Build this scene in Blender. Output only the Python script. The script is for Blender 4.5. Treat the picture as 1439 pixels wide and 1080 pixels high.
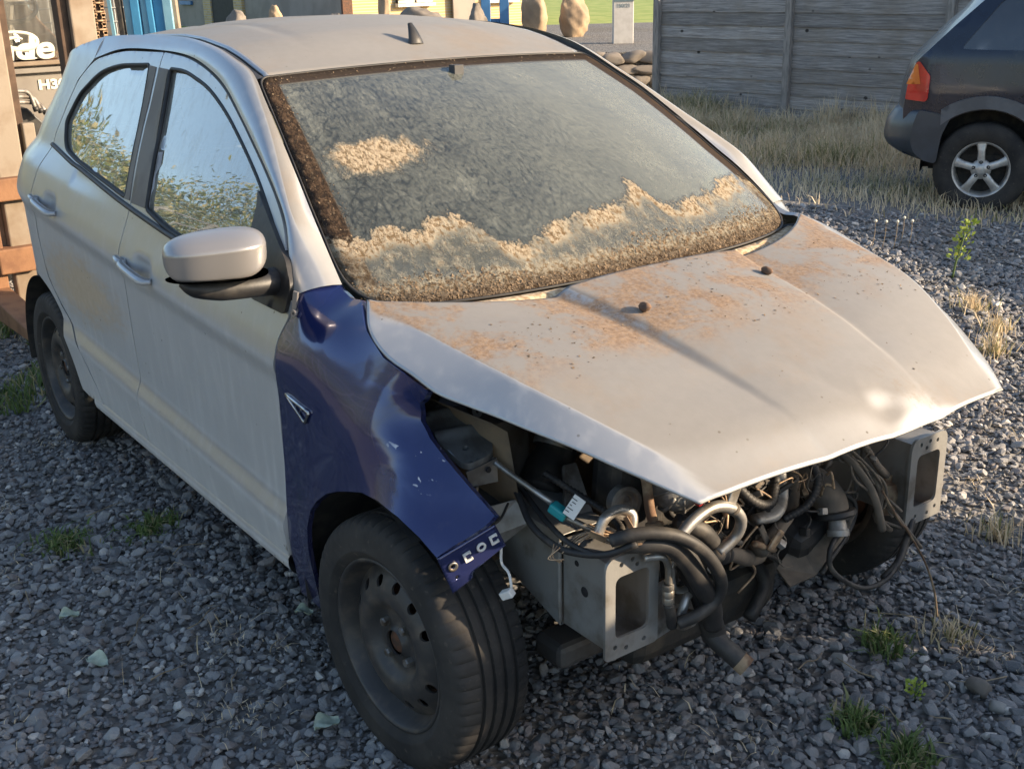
import bpy, bmesh, math, random
import numpy as np
from mathutils import Vector, Matrix, Euler
from mathutils.geometry import delaunay_2d_cdt
from mathutils.bvhtree import BVHTree

for o in list(bpy.data.objects):
    bpy.data.objects.remove(o, do_unlink=True)
SC = bpy.context.scene
COL = SC.collection
R = math.radians
random.seed(7)
RNG = np.random.default_rng(11)

# ------------------------------------------------------------------ camera
# world axes: x = the hatchback's forward direction, y = to its left, z = up,
# origin on the ground below its front axle
cam_d = bpy.data.cameras.new('camera')
cam = bpy.data.objects.new('camera', cam_d)
COL.objects.link(cam)
YAW, PITCH, ROLL = 2.519, -0.342, -0.024
d_ = Vector((math.cos(YAW) * math.cos(PITCH), math.sin(YAW) * math.cos(PITCH), math.sin(PITCH)))
r_ = d_.cross(Vector((0, 0, 1))).normalized()
u_ = r_.cross(d_)
rr = math.cos(ROLL) * r_ + math.sin(ROLL) * u_
uu = -math.sin(ROLL) * r_ + math.cos(ROLL) * u_
M4 = Matrix((rr, uu, -d_)).transposed().to_4x4()
M4.translation = Vector((2.021, -1.886, 1.716))
cam.matrix_world = M4
cam_d.sensor_fit = 'HORIZONTAL'
cam_d.sensor_width = 36.0
cam_d.lens = 36.0 * 1645.4 / 1439.0
cam_d.clip_start = 0.05
cam_d.clip_end = 600
SC.camera = cam

# ------------------------------------------------------------------ light
SUN_EL, SUN_AZ = R(19.0), R(43.0)        # azimuth measured from +x towards +y
sdir = Vector((math.cos(SUN_EL) * math.cos(SUN_AZ), math.cos(SUN_EL) * math.sin(SUN_AZ), math.sin(SUN_EL)))
world = bpy.data.worlds.new('World')
SC.world = world
world.use_nodes = True
wn = world.node_tree
wn.nodes.clear()
w_out = wn.nodes.new('ShaderNodeOutputWorld')
w_bg = wn.nodes.new('ShaderNodeBackground')
w_sky = wn.nodes.new('ShaderNodeTexSky')
w_sky.sky_type = 'NISHITA'
w_sky.sun_disc = False
w_sky.sun_elevation = SUN_EL
w_sky.sun_rotation = math.atan2(sdir.x, sdir.y)
w_sky.air_density = 1.0
w_sky.dust_density = 1.6
w_sky.ozone_density = 1.0
w_bg.inputs['Strength'].default_value = 0.115
wn.links.new(w_sky.outputs[0], w_bg.inputs[0])
wn.links.new(w_bg.outputs[0], w_out.inputs[0])
sun_d = bpy.data.lights.new('sun', 'SUN')
sun_d.energy = 4.3
sun_d.angle = R(0.55)
sun_d.color = (1.0, 0.785, 0.545)
sun = bpy.data.objects.new('sun', sun_d)
COL.objects.link(sun)
sun.rotation_euler = (-sdir).to_track_quat('-Z', 'Y').to_euler()
sun.location = (6, 6, 6)
SC.view_settings.view_transform = 'Standard'
SC.view_settings.look = 'None'
SC.view_settings.gamma = 1.0
SC.view_settings.use_curve_mapping = False
SC.view_settings.exposure = 1.42
SC.render.engine = 'CYCLES'
SC.cycles.max_bounces = 8
SC.cycles.transparent_max_bounces = 12
SC.render.resolution_x, SC.render.resolution_y = 1024, 768

# ------------------------------------------------------------------ helpers
def link(o, parent=None):
    COL.objects.link(o)
    if parent is not None:
        o.parent = parent
    return o

def tag(o, label=None, cat=None, group=None, kind=None):
    if label: o['label'] = label
    if cat: o['category'] = cat
    if group: o['group'] = group
    if kind: o['kind'] = kind
    return o

def empty(name, loc=(0, 0, 0), rz=0.0, parent=None):
    o = bpy.data.objects.new(name, None)
    o.location = loc
    o.rotation_euler = (0, 0, rz)
    o.empty_display_size = 0.1
    return link(o, parent)

def obj(name, v, f, m=None, parent=None, smooth=True, loc=None, uv=None):
    me = bpy.data.meshes.new(name)
    v = [tuple(float(c) for c in p) for p in v]
    f = [tuple(int(i) for i in q) for q in f]
    me.from_pydata(v, [], f)
    if uv is not None:
        lay = me.uv_layers.new(name='UVMap')
        idx = np.empty(len(me.loops), dtype=np.int32)
        me.loops.foreach_get('vertex_index', idx)
        lay.data.foreach_set('uv', np.asarray(uv, dtype=np.float32)[idx].ravel())
    if smooth:
        me.polygons.foreach_set('use_smooth', [True] * len(me.polygons))
    me.update()
    if m is not None:
        me.materials.append(m)
    o = bpy.data.objects.new(name, me)
    if loc is not None:
        o.location = loc
    return link(o, parent)

def copy_tree(o, parent=None):
    c = o.copy()
    COL.objects.link(c)
    c.parent = parent
    for ch in list(o.children):
        copy_tree(ch, c)
    return c

def fix_normals(o):
    bm = bmesh.new(); bm.from_mesh(o.data)
    bmesh.ops.recalc_face_normals(bm, faces=bm.faces)
    bm.to_mesh(o.data); bm.free()
    return o

def bevel(o, w=0.004, seg=2, ang=35):
    b = o.modifiers.new('bevel', 'BEVEL')
    b.width = w; b.segments = seg; b.limit_method = 'ANGLE'; b.angle_limit = R(ang)
    b.harden_normals = False
    return o

def solidify(o, t, off=-1):
    s = o.modifiers.new('solid', 'SOLIDIFY')
    s.thickness = t; s.offset = off
    return o

def catmull(P, n=8):
    P = np.asarray(P, float)
    if len(P) < 3:
        return np.linspace(P[0], P[-1], n + 1)
    Q = np.vstack([2 * P[0] - P[1], P, 2 * P[-1] - P[-2]])
    out = []
    for i in range(1, len(Q) - 2):
        p0, p1, p2, p3 = Q[i - 1:i + 3]
        t = np.linspace(0, 1, n, endpoint=False)[:, None]
        out.append(0.5 * (2 * p1 + (p2 - p0) * t + (2 * p0 - 5 * p1 + 4 * p2 - p3) * t ** 2 + (3 * p1 - p0 - 3 * p2 + p3) * t ** 3))
    out.append(Q[-2][None])
    return np.vstack(out)

def resample(P, n):
    P = np.asarray(P, float)
    s = np.r_[0, np.cumsum(np.linalg.norm(np.diff(P, axis=0), axis=1))]
    t = np.linspace(0, s[-1], n)
    return np.stack([np.interp(t, s, P[:, k]) for k in range(P.shape[1])], 1)

class MB:
    """collects boxes, tubes and lathes and links them as one mesh"""
    def __init__(s): s.v = []; s.f = []
    def add(s, v, f):
        b = len(s.v); s.v += [tuple(p) for p in v]; s.f += [tuple(b + i for i in q) for q in f]; return s
    def box(s, c, d, rot=None, taper=1.0):
        x, y, z = (k / 2 for k in d)
        pts = []
        for sz in (-1, 1):
            k = taper if sz > 0 else 1.0
            for sx, sy in ((-1, -1), (1, -1), (1, 1), (-1, 1)):
                pts.append(Vector((sx * x * k, sy * y * k, sz * z)))
        if rot is not None:
            e = Euler(rot).to_matrix(); pts = [e @ p for p in pts]
        pts = [p + Vector(c) for p in pts]
        return s.add(pts, [(3, 2, 1, 0), (4, 5, 6, 7), (0, 1, 5, 4), (1, 2, 6, 5), (2, 3, 7, 6), (3, 0, 4, 7)])
    def prism(s, poly, n, depth):
        """poly: list of 3D points in a plane, extruded by n*depth"""
        n = Vector(n).normalized() * depth
        k = len(poly)
        a = [Vector(p) for p in poly]; b = [p + n for p in a]
        return s.add(a + b, [tuple(range(k))[::-1], tuple(range(k, 2 * k))] + [(i, (i + 1) % k, k + (i + 1) % k, k + i) for i in range(k)])
    def tube(s, P, r, n=10, sm=6, caps=True, flat=1.0):
        P = catmull(P, sm) if sm else np.asarray(P, float)
        m = len(P)
        rad = np.interp(np.linspace(0, 1, m), np.linspace(0, 1, len(r)), r) if hasattr(r, '__len__') else np.full(m, r)
        T = np.gradient(P, axis=0)
        T /= np.linalg.norm(T, axis=1)[:, None] + 1e-12
        up = np.array([0, 0, 1.0]) if abs(T[0][2]) < 0.9 else np.array([1.0, 0, 0])
        nrm = np.cross(up, T[0]); nrm /= np.linalg.norm(nrm)
        V = []
        ang = np.linspace(0, 2 * np.pi, n, endpoint=False)
        for i in range(m):
            nrm = nrm - T[i] * (nrm @ T[i]); nrm /= np.linalg.norm(nrm) + 1e-12
            b = np.cross(T[i], nrm)
            V += list(P[i] + rad[i] * (np.cos(ang)[:, None] * nrm + flat * np.sin(ang)[:, None] * b))
        F = [(i * n + j, i * n + (j + 1) % n, (i + 1) * n + (j + 1) % n, (i + 1) * n + j) for i in range(m - 1) for j in range(n)]
        if caps:
            F += [tuple(range(n))[::-1], tuple((m - 1) * n + j for j in range(n))]
        return s.add(V, F)
    def lathe(s, prof, n=48, M=None, close=False):
        """prof: (radius, height) pairs turned about local z, then moved by M"""
        M = M or Matrix()
        V = []
        for (r, h) in prof:
            for j in range(n):
                a = 2 * math.pi * j / n
                V.append(M @ Vector((r * math.cos(a), r * math.sin(a), h)))
        k = len(prof)
        F = [(i * n + j, i * n + (j + 1) % n, (i + 1) * n + (j + 1) % n, (i + 1) * n + j) for i in range(k - 1) for j in range(n)]
        return s.add(V, F)
    def ball(s, c, r, sc=(1, 1, 1), nu=14, nv=9):
        V = []; F = []
        for i in range(nv + 1):
            t = math.pi * i / nv
            for j in range(nu):
                a = 2 * math.pi * j / nu
                V.append((c[0] + r * sc[0] * math.sin(t) * math.cos(a), c[1] + r * sc[1] * math.sin(t) * math.sin(a), c[2] + r * sc[2] * math.cos(t)))
        for i in range(nv):
            for j in range(nu):
                F.append((i * nu + j, (i + 1) * nu + j, (i + 1) * nu + (j + 1) % nu, i * nu + (j + 1) % nu))
        return s.add(V, F)
    def build(s, name, m=None, parent=None, smooth=False, bev=0, loc=None, auto=None):
        o = obj(name, s.v, s.f, m, parent, smooth, loc)
        if bev: bevel(o, bev)
        if auto:
            e = o.modifiers.new('es', 'EDGE_SPLIT'); e.split_angle = R(auto)
            o.data.polygons.foreach_set('use_smooth', [True] * len(o.data.polygons))
        return o

def axis_matrix(c, ax):
    """local z -> ax, at c"""
    q = Vector(ax).normalized().to_track_quat('Z', 'Y')
    m = q.to_matrix().to_4x4(); m.translation = Vector(c)
    return m

# ---- 2D polygon helpers and curved panels
def in_poly(p, poly):
    x, y = p[:, 0], p[:, 1]
    inside = np.zeros(len(p), bool)
    a = np.asarray(poly); b = np.roll(a, -1, axis=0)
    for (x0, y0), (x1, y1) in zip(a, b):
        c = ((y0 > y) != (y1 > y))
        with np.errstate(divide='ignore', invalid='ignore'):
            xi = (x1 - x0) * (y - y0) / (y1 - y0 + 1e-15) + x0
        inside ^= c & (x < xi)
    return inside

def poly_dist(p, poly):
    a = np.asarray(poly); b = np.roll(a, -1, axis=0)
    dmin = np.full(len(p), 9e9)
    for s, e in zip(a, b):
        ab = e - s; t = np.clip(((p - s) @ ab) / (ab @ ab + 1e-15), 0, 1)
        dmin = np.minimum(dmin, np.linalg.norm(p - (s + t[:, None] * ab), axis=1))
    return dmin

def ring(poly, step, smooth=False):
    poly = np.asarray(poly, float)
    if smooth:
        P = np.vstack([poly[-1], poly, poly[:2]])
        c = catmull(P, 8)
        poly = c[8:-9]
    out = []
    for a, b in zip(poly, np.roll(poly, -1, axis=0)):
        n = max(1, int(round(np.linalg.norm(b - a) / step)))
        out += [a + (b - a) * k / n for k in range(n)]
    return np.array(out)

def round_poly(poly, rad, n=5):
    """round the corners of a polygon"""
    P = np.asarray(poly, float); out = []
    for i in range(len(P)):
        a, b, c = P[i - 1], P[i], P[(i + 1) % len(P)]
        r = rad if not hasattr(rad, '__len__') else rad[i]
        la, lc = np.linalg.norm(a - b), np.linalg.norm(c - b)
        k = min(r, la * .45, lc * .45)
        if k < 1e-5: out.append(b); continue
        s = b + (a - b) / la * k; e = b + (c - b) / lc * k
        for t in np.linspace(0, 1, n):
            out.append((1 - t) ** 2 * s + 2 * t * (1 - t) * b + t * t * e)
    return np.array(out)

def smart_round(poly, big=.12, small=.018, n=7):
    P = np.asarray(poly, float); rad = []
    for i in range(len(P)):
        a = P[i] - P[i - 1]; b = P[(i + 1) % len(P)] - P[i]
        ang = math.degrees(math.acos(max(-1, min(1, a @ b / (np.linalg.norm(a) * np.linalg.norm(b) + 1e-9)))))
        rad.append(small if ang > 48 else big)
    return round_poly(P, rad, n)

def panel(name, outline, fn, m, parent=None, step=0.02, holes=(), flange=None, uv=None, bstep=None):
    """triangulated curved panel: outline (N,2) in a plane, fn maps (N,2)->(N,3); flange = vector of the turned-in edge"""
    bstep = bstep or step
    loops = [ring(outline, bstep)] + [ring(h, bstep) for h in holes]
    big = loops[0]
    lo, hi = big.min(0), big.max(0)
    gx = np.arange(lo[0] + step * .37, hi[0], step)
    gy = np.arange(lo[1] + step * .41, hi[1], step * .866)
    X, Y = np.meshgrid(gx, gy)
    X = X + (np.arange(len(gy)) % 2)[:, None] * step * .5
    g = np.c_[X.ravel(), Y.ravel()]
    g = g[in_poly(g, big)]
    g = g[poly_dist(g, big) > step * .45]
    for h in loops[1:]:
        g = g[~in_poly(g, h)]
        g = g[poly_dist(g, h) > step * .45]
    pts = np.vstack(loops + [g])
    edges = []; b = 0
    for l in loops:
        n = len(l); edges += [(b + i, b + (i + 1) % n) for i in range(n)]; b += n
    ov, oe, of, *_ = delaunay_2d_cdt([Vector(p) for p in pts], edges, [], 0, 1e-6)
    ov = np.array([tuple(v) for v in ov]); of = np.array([f for f in of if len(f) == 3])
    cen = ov[of].mean(1)
    keep = in_poly(cen, big)
    for h in loops[1:]:
        keep &= ~in_poly(cen, h)
    of = of[keep]
    V = list(fn(ov)); F = [tuple(f) for f in of]; UV = [tuple(p) for p in (uv(ov) if uv else ov)]
    if flange is not None:
        fl = np.asarray(flange, float)
        for l in loops:
            q = fn(l); n = len(l); b = len(V)
            V += list(q) + list(q + fl)
            UV += [tuple(p) for p in (uv(l) if uv else l)] * 2
            F += [(b + i, b + (i + 1) % n, b + n + (i + 1) % n, b + n + i) for i in range(n)]
    return obj(name, V, F, m, parent, True, uv=UV)

def tps(P, val, lam=1e-5):
    P = np.asarray(P, float); n = len(P)
    def U(d2): return np.where(d2 > 1e-14, .5 * d2 * np.log(d2 + 1e-30), 0)
    K = U(((P[:, None] - P[None]) ** 2).sum(-1)) + lam * np.eye(n)
    A = np.zeros((n + 3, n + 3)); A[:n, :n] = K; A[:n, n] = 1; A[:n, n + 1:] = P; A[n, :n] = 1; A[n + 1:, :n] = P.T
    w = np.linalg.solve(A, np.r_[np.asarray(val, float), 0, 0, 0])
    def f(Q):
        Q = np.asarray(Q, float)
        return U(((Q[:, None] - P[None]) ** 2).sum(-1)) @ w[:n] + w[n] + Q @ w[n + 1:]
    return f

def grid(fn, us, vs):
    V = [fn(u, v) for u in us for v in vs]
    n = len(vs)
    F = [(i * n + j, (i + 1) * n + j, (i + 1) * n + j + 1, i * n + j + 1) for i in range(len(us) - 1) for j in range(n - 1)]
    return V, F
# ------------------------------------------------------------------ materials
def new_mat(name):
    m = bpy.data.materials.new(name); m.use_nodes = True
    nt = m.node_tree; nt.nodes.clear()
    return m, nt

class N:
    """tiny node-tree writer"""
    def __init__(s, nt): s.nt = nt
    def n(s, t, **k):
        nd = s.nt.nodes.new(t)
        ins = k.pop('ins', {})
        for a, b in k.items(): setattr(nd, a, b)
        for a, b in ins.items(): s.put(nd.inputs[a], b)
        return nd
    def put(s, sock, b):
        if hasattr(b, 'is_linked') or isinstance(b, bpy.types.NodeSocket): s.nt.links.new(b, sock)
        elif isinstance(b, (tuple, list)) and len(b) == 3 and sock.type == 'RGBA': sock.default_value = (*b, 1)
        else: sock.default_value = b
    def math(s, op, a, b=0.0, c=None, clamp=False):
        nd = s.n('ShaderNodeMath', operation=op, use_clamp=clamp)
        s.put(nd.inputs[0], a); s.put(nd.inputs[1], b)
        if c is not None: s.put(nd.inputs[2], c)
        return nd.outputs[0]
    def mix(s, f, a, b):
        nd = s.n('ShaderNodeMix', data_type='RGBA')
        s.put(nd.inputs[0], f); s.put(nd.inputs[6], a); s.put(nd.inputs[7], b)
        return nd.outputs[2]
    def mixf(s, f, a, b):
        nd = s.n('ShaderNodeMix', data_type='FLOAT')
        s.put(nd.inputs[0], f); s.put(nd.inputs[2], a); s.put(nd.inputs[3], b)
        return nd.outputs[0]
    def noise(s, vec, scale, detail=4, rough=.55, dist=0.0):
        nd = s.n('ShaderNodeTexNoise', ins={'Vector': vec, 'Scale': scale, 'Detail': detail, 'Roughness': rough, 'Distortion': dist})
        return nd.outputs[0]
    def ramp(s, f, a, b, lo=0.0, hi=1.0):
        nd = s.n('ShaderNodeMapRange', interpolation_type='SMOOTHSTEP')
        s.put(nd.inputs[0], f); s.put(nd.inputs[1], a); s.put(nd.inputs[2], b); s.put(nd.inputs[3], lo); s.put(nd.inputs[4], hi)
        return nd.outputs[0]
    def obj(s): return s.n('ShaderNodeTexCoord').outputs['Object']
    def uv(s): return s.n('ShaderNodeTexCoord').outputs['UV']
    def scale(s, v, k):
        nd = s.n('ShaderNodeMapping'); s.put(nd.inputs[0], v); nd.inputs['Scale'].default_value = k
        return nd.outputs[0]
    def bump(s, h, st=.3, d=.01):
        nd = s.n('ShaderNodeBump', ins={'Height': h, 'Strength': st, 'Distance': d})
        return nd.outputs[0]
    def out(s, sh):
        o = s.n('ShaderNodeOutputMaterial'); s.nt.links.new(sh, o.inputs[0])
    def pbsdf(s, **k):
        nd = s.n('ShaderNodeBsdfPrincipled')
        for a, b in k.items():
            a = a.replace('_', ' ')
            s.put(nd.inputs[a], b)
        return nd

def simple(name, col, rough=.6, metal=0.0, col2=None, sc=8.0, lo=.4, hi=.62, bump=0.0, bsc=60.0, coat=0.0, stretch=(1, 1, 1), detail=5, rvar=.12, spec=.5, rand=0.0):
    m, nt = new_mat(name); n = N(nt)
    v = n.scale(n.obj(), stretch)
    f = n.noise(v, sc, detail)
    c = n.mix(n.ramp(f, lo, hi), col, col2 if col2 else tuple(k * .72 for k in col))
    if rand:
        r = n.n('ShaderNodeObjectInfo').outputs['Random']
        hs = n.n('ShaderNodeHueSaturation', ins={'Value': n.math('ADD', n.math('MULTIPLY', r, rand), 1 - rand / 2), 'Color': c})
        c = hs.outputs[0]
    p = n.pbsdf(Base_Color=c, Roughness=n.math('ADD', n.math('MULTIPLY', f, rvar), rough - rvar / 2), Metallic=metal, Coat_Weight=coat, Coat_Roughness=.08)
    p.inputs['Specular IOR Level'].default_value = spec
    if bump:
        n.put(p.inputs['Normal'], n.bump(n.noise(v, bsc, 4), bump, .004))
    n.out(p.outputs[0])
    return m

def silver_paint(name, hood=False, col=(.40, .41, .42)):
    m, nt = new_mat(name); n = N(nt)
    o = n.obj()
    geo = n.n('ShaderNodeNewGeometry').outputs['Normal']
    nz = n.n('ShaderNodeSeparateXYZ', ins={0: geo}).outputs[2]
    xyz = n.n('ShaderNodeSeparateXYZ', ins={0: o}).outputs
    nf = n.noise(o, 3.2, 5, .6); ng = n.noise(o, 38, 4, .6)
    nyy = n.math('ABSOLUTE', n.n('ShaderNodeSeparateXYZ', ins={0: geo}).outputs[1])
    up = n.math('MULTIPLY', n.ramp(nz, .62, .86), n.ramp(nyy, .62, .47))
    strip = n.math('MULTIPLY', n.ramp(n.math('ABSOLUTE', xyz[1]), .40, .46), n.ramp(nyy, .20, .32))
    up = n.math('MULTIPLY', up, n.math('SUBTRACT', 1.0, n.math('MULTIPLY', strip, .85)))
    dust = n.math('MULTIPLY', up, n.math('ADD', n.math('MULTIPLY', nf, .20), .74), clamp=True)
    # rain streaks and splash, plus pale tone painted in to lift the shaded flanks
    st = n.noise(n.scale(o, (14, 14, 1.6)), 2.4, 4, .6)
    low = n.ramp(xyz[2], .62, .28)
    side = n.math('ADD', n.math('ADD', n.ramp(nz, .35, .05, .0, .50), n.math('MULTIPLY', n.ramp(st, .45, .75), .20)), n.math('MULTIPLY', low, n.math('MULTIPLY', nf, .45)))
    dust = n.math('ADD', dust, n.math('MULTIPLY', side, n.math('SUBTRACT', 1.0, up)), clamp=True)
    # dried mud rubbed on the rear door
    ds = n.n('ShaderNodeVectorMath', operation='DISTANCE', ins={0: n.scale(o, (.8, 1, 2.6)), 1: (-1.92 * .8, -.83, .735 * 2.6)}).outputs['Value']
    mud = n.math('MULTIPLY', n.ramp(n.math('ADD', ds, n.math('MULTIPLY', n.noise(n.scale(o, (3, 3, 9)), 5, 5, .7), .4)), .62, .30), .85)
    cdust = n.mix(ng, (.160, .147, .131), (.205, .190, .170))
    blot = n.math('MULTIPLY', n.ramp(n.noise(o, 2.6, 6, .68), .50, .66), .55)
    cdust = n.mix(blot, cdust, n.mix(ng, (.16, .115, .075), (.23, .175, .12)))
    pale = n.mix(ng, (.555, .54, .515), (.63, .62, .60))  # lighter than the top dust: lift of the shaded flanks put into the colour
    base = n.mix(dust, col, n.mix(up, pale, cdust))
    base = n.mix(mud, base, n.mix(ng, (.44, .31, .18), (.62, .49, .33)))
    dfac = n.math('MAXIMUM', dust, mud)
    if hood:
        edge = n.ramp(n.math('ADD', xyz[0], n.math('ADD', n.math('MULTIPLY', n.noise(o, 4.5, 3), .36), n.math('MULTIPLY', n.math('ABSOLUTE', n.math('ADD', xyz[1], .12)), .10))), .56, .42)
        pat = n.ramp(n.noise(o, 5.2, 8, .72, .3), .43, .56)
        stain = n.math('MULTIPLY', n.math('MULTIPLY', n.math('MULTIPLY', edge, pat), n.math('SUBTRACT', 1.0, strip)), n.ramp(n.noise(o, 120, 4, .8), .30, .55, .45, .92))
        fine = n.noise(o, 85, 5, .75)
        base = n.mix(stain, base, n.mix(n.ramp(fine, .35, .65), (.17, .100, .055), (.30, .205, .125)))
        # grime ring near the crumpled front edge
        dd = n.n('ShaderNodeVectorMath', operation='DISTANCE', ins={0: o, 1: (.60, .14, .83)}).outputs['Value']
        gr = n.math('MULTIPLY', n.ramp(n.math('ADD', dd, n.math('MULTIPLY', n.noise(o, 12, 5, .7), .22)), .24, .14), n.ramp(n.noise(o, 26, 5, .75), .50, .62))
        base = n.mix(n.math('MULTIPLY', gr, .55), base, (.20, .17, .14))
        dfac = n.math('MAXIMUM', dfac, n.math('MAXIMUM', stain, gr))
    # small specks
    sp = n.n('ShaderNodeTexVoronoi', ins={'Vector': o, 'Scale': 26.0, 'Randomness': 1.0}).outputs['Distance']
    spk = n.math('MULTIPLY', n.ramp(sp, .10, .05), n.ramp(n.noise(o, 7, 2), .52, .6))
    base = n.mix(n.math('MULTIPLY', spk, .8), base, (.10, .085, .06))
    p = n.pbsdf(Base_Color=base, Metallic=n.math('MULTIPLY', n.math('SUBTRACT', 1.0, dfac), .60),
                Roughness=n.mixf(dfac, .34, .82), Coat_Weight=n.math('MULTIPLY', n.math('SUBTRACT', 1.0, dfac), .45), Coat_Roughness=.16)
    n.put(p.inputs['Normal'], n.bump(n.math('MULTIPLY', ng, dfac), .12, .003))
    n.out(p.outputs[0])
    return m

def blue_paint():
    m, nt = new_mat('blue_paint'); n = N(nt)
    o = n.obj()
    xyz = n.n('ShaderNodeSeparateXYZ', ins={0: o}).outputs
    nf = n.noise(o, 5, 5, .6)
    st = n.ramp(n.noise(n.scale(o, (16, 16, 1.5)), 2.5, 4), .55, .75)
    low = n.ramp(xyz[2], .80, .35)
    dust = n.math('MULTIPLY', n.math('ADD', n.math('MULTIPLY', low, .30), .06), n.math('ADD', n.math('MULTIPLY', nf, .8), n.math('MULTIPLY', st, .5)), clamp=True)
    # scuffs where the lamp was knocked out
    dd = n.n('ShaderNodeVectorMath', operation='DISTANCE', ins={0: o, 1: (.14, -.78, .79)}).outputs['Value']
    sc = n.math('MULTIPLY', n.ramp(dd, .09, .03), n.ramp(n.noise(n.scale(o, (4, 16, 16)), 4, 2), .68, .71))
    base = n.mix(dust, (.010, .022, .110), (.22, .17, .15))
    base = n.mix(sc, base, (.7, .68, .68))
    p = n.pbsdf(Base_Color=base, Metallic=.35, Roughness=n.mixf(dust, .16, .7), Coat_Weight=.95, Coat_Roughness=.05)
    fwd = n.ramp(xyz[0], -.12, .14)
    n.put(p.inputs['Normal'], n.bump(n.math('MULTIPLY', n.noise(n.scale(o, (1, 1, 1.6)), 10, 2, .4, .6), n.math('ADD', n.math('MULTIPLY', fwd, .85), .12)), .55, .012))
    n.out(p.outputs[0])
    return m

def thin_glass(name, tint=(.74, .80, .78), dustc=(.42, .42, .37), dust=.10, spec=1.0):
    m, nt = new_mat(name); n = N(nt)
    o = n.obj()
    fr = n.n('ShaderNodeFresnel', ins={'IOR': 1.62}).outputs[0]
    tr = n.n('ShaderNodeBsdfTransparent', ins={0: tint})
    gl = n.n('ShaderNodeBsdfGlossy', ins={0: (.97, .98, 1.0), 'Roughness': .012})
    wob = n.bump(n.noise(o, 3.0, 2), .03, .02); n.put(gl.inputs['Normal'], wob)
    a = n.n('ShaderNodeMixShader', ins={0: n.math('MULTIPLY', n.math('MULTIPLY', fr, 2.3), spec, clamp=True), 1: tr.outputs[0], 2: gl.outputs[0]})
    df = n.n('ShaderNodeBsdfDiffuse', ins={0: dustc})
    st = n.noise(n.scale(o, (9, 9, 1.2)), 3, 5, .6)
    f = n.math('MULTIPLY', n.math('ADD', n.math('MULTIPLY', n.ramp(st, .4, .75), .8), .5), dust, clamp=True)
    b = n.n('ShaderNodeMixShader', ins={0: f, 1: a.outputs[0], 2: df.outputs[0]})
    n.out(b.outputs[0])
    return m

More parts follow.
